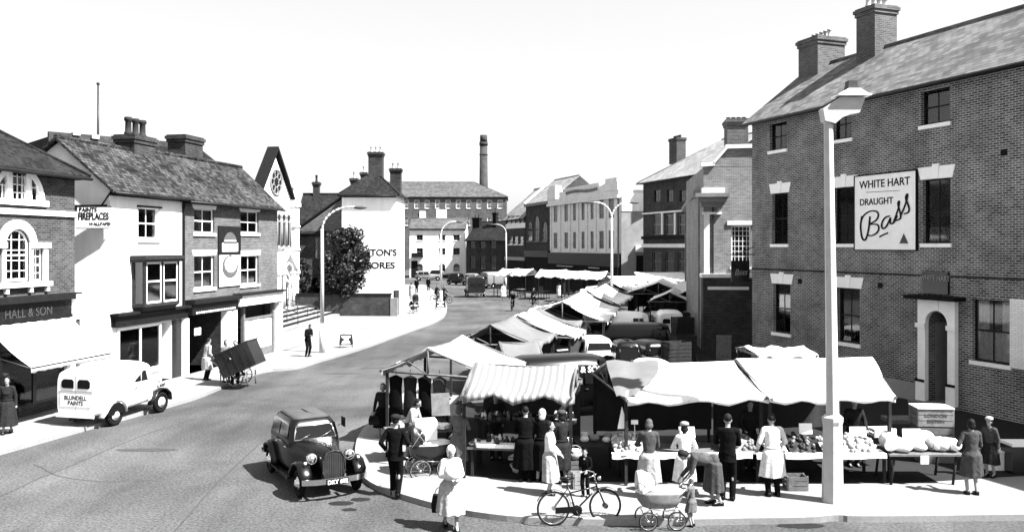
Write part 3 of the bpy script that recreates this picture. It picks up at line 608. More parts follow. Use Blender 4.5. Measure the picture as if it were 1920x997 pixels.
m = MB(); m.box(cu-wd*.25, cu+wd*.25, -.074, -.068, r[3]-hh*.25, r[3]-hh*.235); m.box(cu-wd*.25, cu+wd*.25, -.074, -.068, r[3]-hh*.31, r[3]-hh*.297); m.build('poster_text', 'paper', pb)
um = b.U(436)
b.part('cornice', 'soot', [(0, um, -.5, 0, 3.08, 3.25), (um, b.L, -.5, 0, 3.2, 3.3)])
b.part('fascia_board', 'paint_dark', [(.03, um-.1, -.35, 0, 2.62, 3.08)]); b.part('fascia_board', 'paint_white', [(um, b.L-.1, -.38, 0, 2.72, 3.2)])
m = MB()
for i in range(18): x = .3+i*(um-.6)/18; m.box(x, x+.09, -.37, -.35, 2.66, 2.74)
m.build('fascia_trim', 'paint_white', b.root)
b.part('pilaster', 'paint_white', [(b.U(415), b.U(423), -.3, 0, .12, 2.6), (b.U(426), b.U(434), -.3, 0, .12, 2.6)]); b.part('pier', 'stone_white', [(b.L-.35, b.L, -.3, 0, .12, 2.7)])
b.hole((.2, b.U(414), .12, 2.6), False, 2.5); b.part('passage_wall', 'brick', [(.15, .2, 0, 2.5, .12, 2.6), (b.U(414), b.U(414)+.05, .01, 2.5, .12, 2.6), (.2, b.U(414), 2.5, 2.55, .12, 2.6)])
b.part('notice', 'paper', [(.3, .75, -.3, -.26, 1.75, 2.05)])
r = (b.U(458), b.U(510), .35, 2.3); b.hole((b.U(438), r[1]+.2, .12, 2.7), False, .5)
b.part('shutter_blind', 'cream_paint', [(r[0], r[1], .04, .08, .5, 1.95)]); b.part('shop_window', 'wood_mid', [(r[0]-.15, r[0], -.05, .1, .12, 2.6), (r[1], r[1]+.15, -.05, .1, .12, 2.6), (r[0], r[1], -.03, .1, 1.97, 2.06), (r[0], r[1], -.03, .1, .12, .5)])
b.part('notice', 'paper', [(r[0]+.1, r[0]+.4, -.0, .02, 1.65, 1.9), (r[0]+.9, r[0]+1.8, -.0, .02, 1.3, 1.9)]); b.part('door', 'dark_paint', [(b.U(438), r[0]-.16, .4, .46, .12, 2.65)])
b.part('shop_interior', 'wood_dark', [(r[0], r[1], .45, .49, .12, 2.7)])
b.gable(9.45, None, None, 'tile_old', ov=.3, oe=.15, ridge=2.1)
b.chimney(b.U(348, 2.6), 2.6, 1.5, .9, 8.2, b.Z(348, 256, 2.6), 0, 'brick_dark'); b.finish()

# tall dark block behind the left row
b = Bld('rear_building', 'long dark slate-roofed building behind the left row with a skylight', 'building', (W(105, 400, 50).x, 50), (W(378, 400, 56).x, 56), 8, 9.6, 'brick_dark')
m = MB(); L = b.L; zt = b.Z(300, 265)
m.add([(-.3, -.3, 9.6), (L+3.0, -.3, 9.6), (L+3.0, 8, 9.6), (-.3, 8, 9.6), (.2, .8, zt), (L, .8, zt), (L, 7, zt), (.2, 7, zt)], [(0, 1, 5, 4), (1, 2, 6, 5), (2, 3, 7, 6), (3, 0, 4, 7), (4, 5, 6, 7), (0, 3, 2, 1)])
m.build('roof', 'tile_dark', b.root); m = MB(); m.rbox((L+1.0, .6, 11.0), (1.3, .06, .35), 0, 0, -.5); m.build('skylight', 'paper', b.root)
b.part('parapet', 'brick_dark', [(-.2, L, .7, .95, zt-.5, zt+.12)]); b.part('vent', 'stone_white', [(b.U(150)-.2, b.U(150)+.2, .6, 1, zt+.02, zt+.2), (b.U(185)-.2, b.U(185)+.2, .5, .7, zt-.1, zt+.12)])
b.zr = None; b.finish()
m = MB(); p = W(175, 300, 52); z1 = CH+(HY-154)*52/F; m.tube((0, 0, 9), (0, 0, z1), .09, .05, 10); m.ell((0, 0, z1), (.1, .1, .1)); o = m.build('flagpole', 'metal_dark'); o.location = (p.x, 52.6, 0); tag(o, 'tall bare dark mast rising from the rear roof on the left', 'mast')

# gothic chapel front
cy = lambda Y: -30.2+.194*Y
b = Bld('chapel', 'pale gothic chapel front with steep gable, round window and carved porch', 'chapel', (cy(60.9), 60.9), (cy(67.6), 67.6), 4, 8.9, 'stone_white')
L = b.L; c = L*.45; za = 12.45
m = MB(); m.add([(.2, -.02, 8.9), (L-.8, -.02, 8.9), (c, -.02, za)], [(0, 1, 2)]); m.add([(.2, .3, 8.9), (L-.8, .3, 8.9), (c, .3, za)], [(2, 1, 0)]); m.build('gable', 'stone_white', b.root)
m = MB()
for s_, e_ in (((0, 8.6), (c, za+.25)), ((L-.6, 8.6), (c, za+.25))): m.prism([(s_[0], -.35, s_[1]), (e_[0], -.35, e_[1]), (e_[0], -.35, e_[1]+.28), (s_[0], -.35, s_[1]+.28)], (0, .9, 0))
m.build('roof', 'soot', b.root)
m = MB(); cr = b.U(517); zc_ = b.Z(517, 342)
for i in range(8): a = 2*PI*i/8; m.torus((cr+.62*math.cos(a), -.04, zc_+.62*math.sin(a)), .26, .05, 'y', 14, 6)
m.torus((cr, -.04, zc_), .95, .09, 'y', 28, 6); f_ = m.build('rose_window', 'stone_grey', b.root)
m = MB(); m.prism([(cr+.95*math.cos(2*PI*i/24), -.028, zc_+.95*math.sin(2*PI*i/24)) for i in range(24)], (0, .006, 0)); m.build('pane', 'soot', f_)
w = MB(); fr = MB()
for i in range(3):
    x = b.U((521, 530, 539)[i])
    w.prism([(x-.27, -.03, 5.6), (x+.27, -.03, 5.6), (x+.27, -.03, 7.6), (x, -.03, 8.1), (x-.27, -.03, 7.6)], (0, .02, 0))
    for q in (-.3, .3): fr.tube((x+q, -.12, 5.5), (x+q, -.12, 7.6), .06)
    fr.torus((x, -.08, 7.65), .3, .06, 'y', 16, 6)
fr.box(b.U(517), b.U(543), -.2, 0, 5.3, 5.5); o = fr.build('lancet_window', 'stone_grey', b.root); w.build('pane', 'soot', o)
m = MB()
for x in (L-.75, .5): 
    m = MB(); m.box(x-.3, x+.45, -.4, .05, .12, 8.6); m.box(x-.4, x+.55, -.5, .1, 8.6, 8.9)
    for z in (2.5, 5.2, 7): m.box(x-.35, x+.5, -.47, .05, z, z+.15)
    m.build('buttress', 'stone_white', b.root)
m = MB(); m.lathe([(.5, 8.9), (.55, 9.1), (.3, 9.3), (.28, 10), (.42, 10.15), (.3, 10.3), (.05, 11)], (L-.6, 0, 0), 8); m.build('pinnacle', 'stone_white', b.root)
c = b.U(531); m = MB(); m.prism([(c-1.7, -.6, 3.6), (c, -.6, 5.3), (c+1.7, -.6, 3.6), (c+1.45, -.6, 3.6), (c, -.6, 4.95), (c-1.45, -.6, 3.6)], (0, .6, 0))
for x in (-1.5, -.75, .75, 1.5): m.tube((c+x, -.45, .8), (c+x, -.45, 3.4), .11); m.box(c+x-.18, c+x+.18, -.62, -.28, 3.38, 3.6)
m.torus((c, -.45, 3.5), .7, .1, 'y', 20, 6); po = m.build('porch', 'stone_white', b.root)
m = MB(); m.prism([(c-.6, -.04, .9), (c+.6, -.04, .9), (c+.6, -.04, 3.3), (c, -.04, 4.1), (c-.6, -.04, 3.3)], (0, .02, 0)); m.build('door', 'dark_paint', b.root)
b.zr = None; b.finish()
# chapel steps and railings
st = empty('chapel_steps', (-14.35, 52.0, 0), math.atan2(1, .07), 'wide flight of pale stone steps with iron rails before the chapel', 'steps')
for i in range(5):
    m = MB(); m.box(0, 15, -.0+i*.62, 3.4, KZ+i*.16+.002, KZ+(i+1)*.16); m.build('step', 'paving', st)
    if i: m = MB(); m.box(0, 15, i*.62-.012, i*.62-.003, KZ+i*.16+.004, KZ+(i+1)*.16-.01); m.build('riser', 'soot', st)  # dark strips put the shadow lines of the steps into colour
for x in (1.2, 5.0, 9.5):
    m = MB()
    for i in range(4): m.tube((x, .3+i*.75, .2+i*.2), (x, .3+i*.75, 1.1+i*.2), .025)
    m.tube((x, .3, 1.1), (x, 2.55, 1.7), .03); m.tube((x, .3, .7), (x, 2.55, 1.3), .02); m.build('handrail', 'metal_dark', st)
# boundary wall, gate
b = Bld('boundary_wall', 'long brick boundary wall below the big white gable', 'wall', (W(556, 500, 66.3).x, 66.3), (W(732, 500, 66).x, 66), .35, 1.75, 'brick_dark'); b.part('coping', 'soot', [(-.05, b.L+.05, -.06, .41, 1.753, 1.86)]); b.part('pier', 'stone_grey', [(b.L, b.L+.55, -.05, .4, .1, 1.5)]); b.finish()
m = MB(); p = G(742, 592); m.box(0, .75, 0, .1, .1, 2.05); m.box(.06, .69, -.03, 0, .3, 1.9)
o = m.build('board_gate', 'wood_dark'); o.location = (p.x, 67, 0); o.rotation_euler = (0, 0, 1.2); tag(o, 'tall black boarded gate at the end of the brick boundary wall', 'gate')
# white gable house with painted words
Y0 = 68.2; b = Bld('gable_house', 'tall white end wall with painted shop lettering under a hipped dark roof', 'building', (W(641, 0, Y0).x, Y0), (W(743, 0, Y0).x, Y0), 5.2, 9.65, 'render_white')
b.gable(11.4, 1.9, 1.9, 'tile_dark', ov=.3); b.chimney(b.L/2+.15, 2.6, 1.15, .9, 10.4, 13.3, 3, 'brick_dark', 'pot', .5); b.chimney(b.L-.6, 4.2, .9, .7, 9.8, 12.1, 2, 'brick_dark', 'pot', .5); b.chimney(.15, 4.6, .55, .7, 9, 11.3, 1, 'brick', 'pot', .6); b.chimney(.6, 6.8, .5, .7, 0, 12.0, 1, 'brick', 'pot', .6)
lettering('GASTON\'S', .72, b.root, (b.U(703), -.01, b.Z(700, 474)), 'ink', sx=1.04, bold=.02, shear=.0); lettering('STORES', .72, b.root, (b.U(708), -.01, b.Z(700, 498)), 'ink', sx=1.12, bold=.02)
b.finish()
# low brick wing to its left
b = Bld('brick_wing', 'low brick wing with big dark slate roof behind the tree', 'building', (W(552, 0, 69.5).x, 69.5), (W(640, 0, 69.5).x, 69.5), 7, 6.6, 'brick')
b.win(b.rect(590, 604, 445, 486), 2, 2, simple=True, lintel=None, sill=False, frame='dark_paint'); b.win(b.rect(583, 602, 520, 553), 2, 2, arch=True, frame='dark_paint', simple=True)
b.gable(9.8, None, None, 'tile_dark', ov=.2); b.chimney(1.0, 3.5, .5, .5, 9, 11, 1, 'brick_dark', 'pot_dark', .6)
m = MB(); L = b.L; m.prism([(0.0, -.02, 6.6), (L, -.02, 6.6), (L, -.02, 9.3)], (0, .5, 0)); m.build('gable', 'brick_light', b.root)
m = MB(); m.prism([(-.3, -.1, 6.5), (L, -.1, 9.45), (L, -.1, 9.6), (-.3, -.1, 6.65)], (0, .7, 0)); m.build('verge', 'soot', b.root); b.finish()

# ---------------------------------------------------------------- FAR END
b = Bld('mill', 'long four-storey brick mill with hipped slate roof behind the square', 'mill', (W(700, 0, 200).x, 200), (W(950, 0, 200).x, 200), 16, 17.1, 'brick_far')
for i in range(11):
    px = 735+i*19.5
    for (ya, yb) in ((375, 391), (407, 423)): b.win(b.rect(px+3, px+12, ya, yb), 3, 3, simple=True, frame='paint_white', sillmat='stone_grey', dep=.1, fw=.1)
b.part('blank_window', 'paper', [(b.U(787), b.U(798), -.2, 0, b.Z(790, 414), b.Z(790, 396))])
b.gable(21, None, 8, 'slate_far', ov=.3); b.finish()
m = MB(); m.tube((0, 0, 0), (0, 0, 31), 1.35, .95, 18); m.tube((0, 0, 31), (0, 0, 31.8), 1.1, 1.1, 18); m.tube((0, 0, 31.8), (0, 0, 33.6), .95, .92, 18); m.tube((0, 0, 28.5), (0, 0, 28.8), 1.08, 1.08, 18)
o = m.build('mill_chimney', 'brick_dark'); p = W(905, 0, 214); o.location = (p.x, 221, 0); o.scale = (1, 1, 1.02); tag(o, 'tall tapering brick factory chimney behind the mill', 'chimney')
b = Bld('white_hotel', 'white three-storey inn with low slate roof facing down the square', 'building', (W(768, 0, 150).x, 150), (W(873, 0, 150).x, 150), 8, 8.6, 'render_white')
for px in (787, 829, 856):
    for ya, yb in ((440, 451), (465, 478), (494, 509)): b.win(b.rect(px-6, px+6, ya, yb), 2, 2, simple=True, frame='paint_grey', fw=.08, arch=(ya == 494), dep=.2)
b.part('balcony', 'paint_dark', [(b.U(772), b.U(794), -.7, 0, b.Z(780, 482), b.Z(780, 480)), (b.U(772), b.U(794), -.7, -.6, b.Z(780, 480), b.Z(780, 474))]); b.part('doorway', 'soot', [(b.U(771), b.U(783), -.03, 0, 0, 3.0)])
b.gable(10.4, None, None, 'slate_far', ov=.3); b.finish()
m = MB(); q = W(827, 402, 157); m.box(-.9, .9, -.6, .6, 8, 12.3); o = m.build('rendered_stack', 'render_white'); o.location = (q.x, 158, 0); tag(o, 'broad white chimney block rising above the white inn roof', 'chimney')
b = Bld('shaded_house', 'brick house coloured dark for its shade with sagging roof between the white inn and square', 'house', (W(874, 0, 146).x, 146), (W(950, 0, 142).x, 142), 8, 6.6, 'brick_dark')  # shade of the front put into the colour by dark brick
for px in (886, 905, 925):
    for ya, yb in ((448, 466), (480, 505)): b.win(b.rect(px-5, px+5, ya, yb), 2, 2, simple=True, frame='dark_paint', sill=False)
b.gable(9.6, None, None, 'tile_dark', ov=.3); b.chimney(b.L*.5, 3, .7, .7, 8, 11.3, 1, 'soot', 'pot_dark', .8); b.chimney(.3, 3, 1.4, .8, 7, 10.5, 2, 'soot', 'pot_dark', .5); b.finish()

# ---------------------------------------------------------------- RIGHT ROW (far)
def RR(px, c=42.9):
    r = (px-960)/F; Y = c/(r+.325); return (r*Y, Y)
b = Bld('gabled_shop', 'narrow old shop with pale slate roof and half-timbered top at far end', 'shop', RR(948), RR(985), 9, 9.9, 'brick_dark')
for px in (955, 963, 971, 979): b.win(b.rect(px-3, px+3, 404, 418), 2, 2, simple=True, frame='stone_white', dep=.08, fw=.1)
b.part('plaster_band', 'render_white', [(.2, b.L, -.06, 0, b.Z(966, 428), b.Z(966, 419))])
for px in (957, 967, 977): b.win(b.rect(px-4, px+4, 443, 458), 2, 2, simple=True, frame='paint_grey')
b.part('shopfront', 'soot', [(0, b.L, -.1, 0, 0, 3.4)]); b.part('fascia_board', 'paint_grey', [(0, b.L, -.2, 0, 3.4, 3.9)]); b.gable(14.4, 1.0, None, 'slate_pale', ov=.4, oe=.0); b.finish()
b = Bld('arched_shop', 'dark ornate shop with arched windows and stepped pale gable parapet', 'shop', RR(986), RR(1030), 9, 11.6, 'brick_dark')
for px, t in ((993, 415), (1006, 404), (1021, 415)): b.win(b.rect(px-5, px+5, t, 452), 2, 2, arch=True, frame='stone_grey', sillmat='stone_grey', dep=.1, fw=.12)
b.part('shopfront', 'soot', [(0, b.L, -.1, 0, 0, 4)]); b.part('fascia_board', 'paint_dark', [(0, b.L, -.25, 0, 4, 4.9)]); b.part('cornice', 'stone_grey', [(0, b.L, -.3, 0, 11.3, 11.7)])
b.gable(15.2, None, None, 'slate_pale', ov=.1, oe=0)
m = MB(); m.prism([(-.3, -.3, 11.6), (.4, -.3, 11.6), (.4, 4.5, 15.6), (-.3, 4.5, 15.6)], (0, 0, .3)); m.build('coping', 'stone_white', b.root); b.finish()
# 1930s store
b = Bld('pilastered_store', 'pale stone store with tall pilasters, dark windows and carved parapet', 'shop', RR(1032), RR(1165), 14, b.ze*0+11.6, 'stone_white')
zt = 11.8; b.ze = zt
pil = []
for a, c in ((1036, 1046), (1056, 1066), (1072, 1081), (1088, 1097), (1105, 1114), (1121, 1133), (1139, 1152)):
    for ya, yb in ((378, 412), (434, 466)): b.win((b.U(a+2), b.U(c-1), b.Z(1100, yb), b.Z(1100, ya)), 2, 3, simple=True, sill=False, frame='paint_grey', dep=.08)
for px in (1034, 1051, 1069, 1084.5, 1101, 1117.5, 1136, 1157): pil.append((b.U(px)-.24, b.U(px)+.24, -.14, 0, 5.0, 10.9))
b.part('pilaster', 'stone_white', pil); b.part('cornice', 'stone_white', [(-.1, b.L+.1, -.55, 0, 10.9, 11.2), (-.1, b.L+.1, -.35, 0, 11.2, 11.8)])
b.part('parapet', 'stone_white', [(b.U(1052), b.U(1135), -.3, .3, 11.8, 12.6), (b.U(1062), b.U(1128), -.32, .32, 12.6, 12.95), (0, b.U(1047), -.45, .6, 11.8, 13.2), (b.U(1137), b.L, -.45, .6, 11.8, 12.7), (.3, b.U(1046), -.35, .5, 13.2, 13.6), (b.U(1140), b.L-.4, -.35, .5, 12.7, 13.2)])
m = MB()
for i in range(16): x = b.U(1066)+(b.U(1126)-b.U(1066))*i/16; m.ell((x+.2, -.35, 12.3+.1*math.sin(i*.4)), (.3, .1, .22), 8, 6)
m.build('carving', 'stone_grey', b.root)
b.part('shopfront', 'soot', [(0, b.L, -.2, 0, 0, 3.2)]); b.part('fascia_board', 'paint_dark', [(0, b.L, -.35, 0, 3.2, 4.7)]); b.part('shop_blind', 'paint_grey', [(b.U(1110), b.U(1130), -.5, -.36, 2.9, 3.05), (b.U(1050), b.U(1080), -.5, -.36, 2.9, 3.05)])
b.part('drainpipe', 'metal_dark', [(b.L-.12, b.L+.02, -.4, -.25, 0, 11.2)]); b.finish()
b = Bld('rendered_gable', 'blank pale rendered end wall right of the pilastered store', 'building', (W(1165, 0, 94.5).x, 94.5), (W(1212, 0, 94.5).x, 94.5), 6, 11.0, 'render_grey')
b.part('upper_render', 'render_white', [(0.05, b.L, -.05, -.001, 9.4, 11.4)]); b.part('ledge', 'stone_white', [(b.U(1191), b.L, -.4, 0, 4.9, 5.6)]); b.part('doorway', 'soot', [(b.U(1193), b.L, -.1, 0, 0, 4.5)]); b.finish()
# hip roofed building
b = Bld('hipped_building', 'dark three-storey building with pale hipped slate roof and large windows', 'building', RR(1206), RR(1330), 11, 12.3, 'brick_dark')
for px in (1232, 1256, 1280):
    w = 8; b.win(b.rect(px-w, px+w, 402, 440), 3, 2, curtain=1, frame='paint_grey', sill=False); b.win(b.rect(px-w+2, px+w-2, 356, 378), 2, 2, simple=True, frame='dark_paint', sill=False); b.win(b.rect(px-w-1, px+w, 472, 508), 3, 1, simple=True, frame='stone_grey', sill=False)
    b.part('mullion', 'stone_white', [(b.U(px+w+1.5), b.U(px+w+4), -.12, 0, b.Z(px, 440), b.Z(px, 400))])
b.part('band', 'stone_white', [(0, b.L, -.15, 0, b.Z(1250, 399), b.Z(1250, 396))]); b.part('fascia_board', 'stone_white', [(0, b.L, -.2, 0, b.Z(1250, 464), b.Z(1250, 457))]); b.part('sill_band', 'soot', [(0, b.L, -.25, 0, b.Z(1250, 448), b.Z(1250, 442))])

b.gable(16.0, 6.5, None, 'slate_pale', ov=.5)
b.chimney(b.U(1267, 5), 5.2, 1.7, 1.1, 14.5, 17.3, 4, 'brick', 'pot_dark', .3, pr=.14); b.finish()
# bank
b = Bld('bank', 'pale brick bank with shaped stone-coped gable and tall barred window', 'building', (W(1319, 0, 43.6).x, 43.6), (W(1450, 0, 43.2).x, 43.2), 10, 9.2, 'brick_pale')
cop = [(1316, 313), (1338, 311), (1362, 279), (1440, 277)]; P = [(b.U(x), b.Z(x, y)) for x, y in cop]; b.ze = P[0][1]-.02
m = MB(); m.prism([(0, 0, P[0][1]), (P[1][0], 0, P[1][1]), (P[2][0], 0, P[2][1]), (b.L, 0, P[3][1]), (b.L, 0, P[0][1])], (0, .4, 0)); m.build('gable', 'brick_pale', b.root)
m = MB()
for p, q in zip(P[:-1], P[1:]): m.prism([(p[0]-.05, -.12, p[1]), (q[0]+.05, -.12, q[1]), (q[0]+.05, -.12, q[1]+.2), (p[0]-.05, -.12, p[1]+.2)], (0, .6, 0))
m.build('coping', 'stone_white', b.root)
b.win(b.rect(1371, 1408, 423, 500), 5, 8, sash=False, frame='paint_white', dep=.1, sillmat='stone_white', fw=.07); u = b.U(1369); b.part('lintel_stone', 'stone_white', [(u-.15, u+1.6, -.06, 0, b.Z(1380, 422), b.Z(1380, 414))])
z1, z2 = b.Z(1340, 370), b.Z(1340, 358)
b.part('cornice', 'stone_grey', [(-.45, 1.25, -.55, 0, z1, z1+.2), (-.3, 1.1, -.4, 0, z1-.25, z1), (-.15, .95, -.22, 0, z1-.5, z1-.25)]); b.part('cornice_block', 'stone_white', [(-.1, 1.05, -.15, 0, z1+.2, z2+.15)])
zp = b.Z(1340, 402); b.part('pilaster', 'stone_white', [(0.02, .3, -.1, 0, 3.9, zp), (-.05, .9, -.14, 0, zp, zp+.12)]); b.part('drainpipe', 'metal_dark', [(.42, .5, -.12, -.02, 4, z1-.5)])
m = MB(); m.box(-.12, 3.3, -1.0, 0, 0, 3.95); m.build('forecourt_block', 'brick_dark', b.root); b.part('band', 'stone_white', [(-.2, 2.6, -1.08, 0, 3.95, 4.12), (0.1, 2.1, -1.06, -1.002, 3.35, 3.5)])
b.chimney(b.U(1380, 3), 3, 1.1, 1.3, 9, 12.35, 4, 'brick_light', 'pot_dark', .15, pr=.13); b.finish()
# side wing of the bank running up the square
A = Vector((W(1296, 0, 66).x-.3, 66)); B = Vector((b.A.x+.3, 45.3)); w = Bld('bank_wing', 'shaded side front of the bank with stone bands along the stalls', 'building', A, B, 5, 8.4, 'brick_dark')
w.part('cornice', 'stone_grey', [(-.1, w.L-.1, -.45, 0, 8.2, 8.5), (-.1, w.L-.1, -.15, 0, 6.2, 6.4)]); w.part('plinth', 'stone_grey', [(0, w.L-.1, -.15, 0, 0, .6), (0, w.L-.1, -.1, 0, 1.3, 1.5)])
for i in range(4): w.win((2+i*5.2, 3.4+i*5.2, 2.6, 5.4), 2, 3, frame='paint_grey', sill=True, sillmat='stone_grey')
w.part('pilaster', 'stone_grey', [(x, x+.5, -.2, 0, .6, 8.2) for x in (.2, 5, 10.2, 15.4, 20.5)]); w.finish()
m = MB(); m.prism([(-1.5, 0, 8.5), (w.L, 0, 8.5), (w.L, 6, 11.0), (-1.5, 6, 11.0)], (0, 0, .15)); m.build('roof', 'slate_pale', w.root)

# ---------------------------------------------------------------- THE INN on the right
D0 = Vector((14.47, 28.76)); dd = Vector((.344, -.939)); A = Vector((10.86, 38.6)); B = D0+dd*14.5
b = Bld('brick_inn', 'large three-storey dark brick inn with pale slate roof on the right', 'inn', A, B, 6.2, 11.2, 'brick_inn'); INN = b
def zr(px, py): return b.Z(px, py)
cols = [((1443, 1475), (1448, 1477), (1450, 1482)), ((1563, 1597), (1564, 1602), (1570, 1612)), ((1727, 1781), (1730, 1782), None)]
lev = [(zr(1755, 232), zr(1755, 166)), (zr(1592, 457), zr(1592, 350)), (zr(1592, 643), zr(1592, 540))]
for i, c in enumerate(cols):
    for j, q in enumerate(c):
        if q: b.win((b.U(q[0]), b.U(q[1]), lev[j][0], lev[j][1]), 2, 2, lintel=.42 if j else None, keystone=bool(j), curtain=[1, 1, 3][(i+j) % 3] if j != 2 else 3, frame='paint_dark' if j != 9 else 'paint_white', dep=.14, fw=.05)
rw = (b.U(1823), b.U(1893), zr(1858, 680), zr(1858, 562)); b.win(rw, 2, 2, curtain=3, frame='paint_dark', lintel=None, dep=.12)
b.part('painted_brickwork', 'brick_white', [(rw[1]+.02, rw[1]+3.5, -.02, -.001, zr(1900, 690), zr(1900, 560))])
# signboard
r = (b.U(1605.5), b.U(1720), zr(1663, 468), zr(1663, 326))
m = MB(); m.box(r[0], r[1], -.07, -.002, r[2], r[3]); bs = m.build('signboard', 'paint_white', b.root); m = MB()
for x0, x1, z0, z1 in ((r[0]-.04, r[0], r[2]-.04, r[3]+.04), (r[1], r[1]+.04, r[2]-.04, r[3]+.04), (r[0], r[1], r[3], r[3]+.04), (r[0], r[1], r[2]-.04, r[2])): m.box(x0, x1, -.09, 0, z0, z1)
m.build('signboard_frame', 'ink', bs)
def sp(px, py): return (b.U(px), -.08, b.Z(px, py))
cx = (r[0]+r[1])/2; hgt = r[3]-r[2]; wid = r[1]-r[0]
lettering('WHITE HART', .40, bs, (cx, -.078, r[3]-hgt*.125), 'ink', sx=.95*wid/2.75, bold=.004); lettering('DRAUGHT', .34, bs, (r[0]+wid*.37, -.078, r[3]-hgt*.36), 'ink', sx=.95*wid/2.75, bold=.004)
def stroke(pts, w, mb, y=-.079):
    pts = [Vector(p) for p in pts]; P_ = smooth_line(pts, 3)
    for i in range(len(P_)-1):
        a, c = P_[i], P_[i+1]; t = (c-a).normalized(); n_ = Vector((-t.y, t.x)); wa = w*(.55+.45*abs(t.y)); a2, c2 = a-t*wa*.2, c+t*wa*.2
        mb.add([(a2.x+n_.x*wa/2, y, a2.y+n_.y*wa/2), (a2.x-n_.x*wa/2, y, a2.y-n_.y*wa/2), (c2.x-n_.x*wa/2, y, c2.y-n_.y*wa/2), (c2.x+n_.x*wa/2, y, c2.y+n_.y*wa/2)], [(0, 1, 2, 3)]); y -= .00004
def S(x, y): return (r[0]+wid*x, r[3]-hgt*y)   # unit board coordinates
m = MB(); stroke([S(.20, .225), S(.76, .235)], .03, m)
m2 = MB()
stroke([S(.13, .55), S(.1, .68), S(.13, .86), S(.2, .88), S(.25, .72), S(.27, .56)], .10, m2, -.08)
stroke([S(.12, .60), S(.17, .52), S(.3, .47), S(.42, .50), S(.40, .60), S(.28, .65), S(.27, .66), S(.42, .66), S(.42, .76), S(.3, .82), S(.22, .80)], .085, m2, -.083)
stroke([S(.60, .56), S(.52, .57), S(.46, .66), S(.48, .73), S(.55, .70), S(.62, .56), S(.6, .66), S(.66, .66), S(.72, .56)], .085, m2, -.086)
stroke([S(.66, .64), S(.74, .47), S(.76, .36), S(.72, .4), S(.77, .52), S(.78, .6), S(.70, .62)], .08, m2, -.089)
stroke([S(.77, .57), S(.86, .40), S(.89, .27), S(.84, .33), S(.90, .44), S(.91, .52), S(.83, .54)], .08, m2, -.092)
stroke([S(.43, .83), S(.50, .80), S(.57, .78)], .09, m2, -.08)
m2.build('lettering', 'ink', bs, False); m.build('lettering', 'ink', bs, False)
m = MB(); m.prism([(*S(.75, .92)[:1], -.085, S(.75, .92)[1]), (S(.89, .92)[0], -.085, S(.89, .92)[1]), (S(.82, .79)[0], -.085, S(.82, .79)[1])], (0, .01, 0)); m.build('emblem', 'ink_grey', bs)
# doorway
u0, u1 = b.U(1727), b.U(1797); di, dj = b.U(1741), b.U(1783); zt = zr(1760, 562); zi = zr(1760, 582); b.hole((di, dj, .12, zi), True, 1.3)
m = MB(); m.box(u0, di, -.16, -.001, .12, zt); m.box(dj, u1, -.16, -.001, .12, zt); h = (dj-di)/2; c = (di+dj)/2
for k in range(12):
    a0, a1 = PI*k/12, PI*(k+1)/12; p, q = (c+h*math.cos(a0), zi-h+h*math.sin(a0)), (c+h*math.cos(a1), zi-h+h*math.sin(a1)); m.prism([(p[0], -.16, p[1]), (p[0], -.16, zt), (q[0], -.16, zt), (q[0], -.16, q[1])], (0, .159, 0))
m.box(u0-.06, di+.02, -.22, -.16, zi-h-.15, zi-h); m.box(dj-.02, u1+.06, -.22, -.16, zi-h-.15, zi-h); m.box(c-.12, c+.12, -.2, -.16, zi, zt)
for a, d_ in ((u0-.05, di+.03), (dj-.03, u1+.05)): m.box(a, d_, -.21, -.16, .12, .85)
m.build('door_surround', 'paint_white', b.root); b.part('door_hood', 'soot', [(u0-.3, u1+.3, -.5, 0, zt+.005, zt+.14)]); b.part('door_band', 'soot', [(u0-.06, di+.02, -.225, -.212, .86, .95), (dj-.02, u1+.06, -.225, -.212, .86, .95)])
d = b.part('door', 'dark_paint', [(di, dj, 1.2, 1.26, .12, zi-.6)]); b.part('fanlight', 'glass', [(di, dj, 1.2, 1.22, zi-.6, zi)])
b.part('porch_lining', 'render_grey', [(di-.01, di+.012, .3, 1.2, .13, zi-h)])
b.part('name_board', 'dark_paint', [(b.U(1733), b.U(1781), -.1, -.002, zt+.2, zt+.95)]); lettering('WHITE HART', .26, b.root, (b.U(1757), -.11, zt+.72), 'paint_grey', sx=.8)
b.part('plinth', 'render_grey', [(0, u0-.1, -.06, -.001, .1, .75)]); b.part('band', 'brick_dark', [(0, b.L, -.03, -.001, zr(1660, 515), zr(1660, 511))])
b.part('doorstep', 'stone_grey', [(u0-.1, u1+.1, -.5, 1.2, .1, .22)])
for px, py in ((1500, 527), (1651, 535), (1883, 286)): u = b.U(px); z = b.Z(px, py); b.part('air_brick', 'soot', [(u-.11, u+.11, -.02, -.001, z-.1, z+.1)])
b.gable(13.55, None, None, 'slate', ov=.45, oe=.12); 
def ridgeU(px): return b.U(px, 3.1)
b.chimney(ridgeU(1640)+.1, 3.1, 1.05, 1.15, 12.6, 15.45, 4, 'brick_light', 'pot', .45, along='y', pr=.13); b.chimney(.9, 3.1, 1.3, 1.5, 12.4, 14.9, 5, 'brick_light', 'pot', .35, along='x', pr=.11)
b.finish()
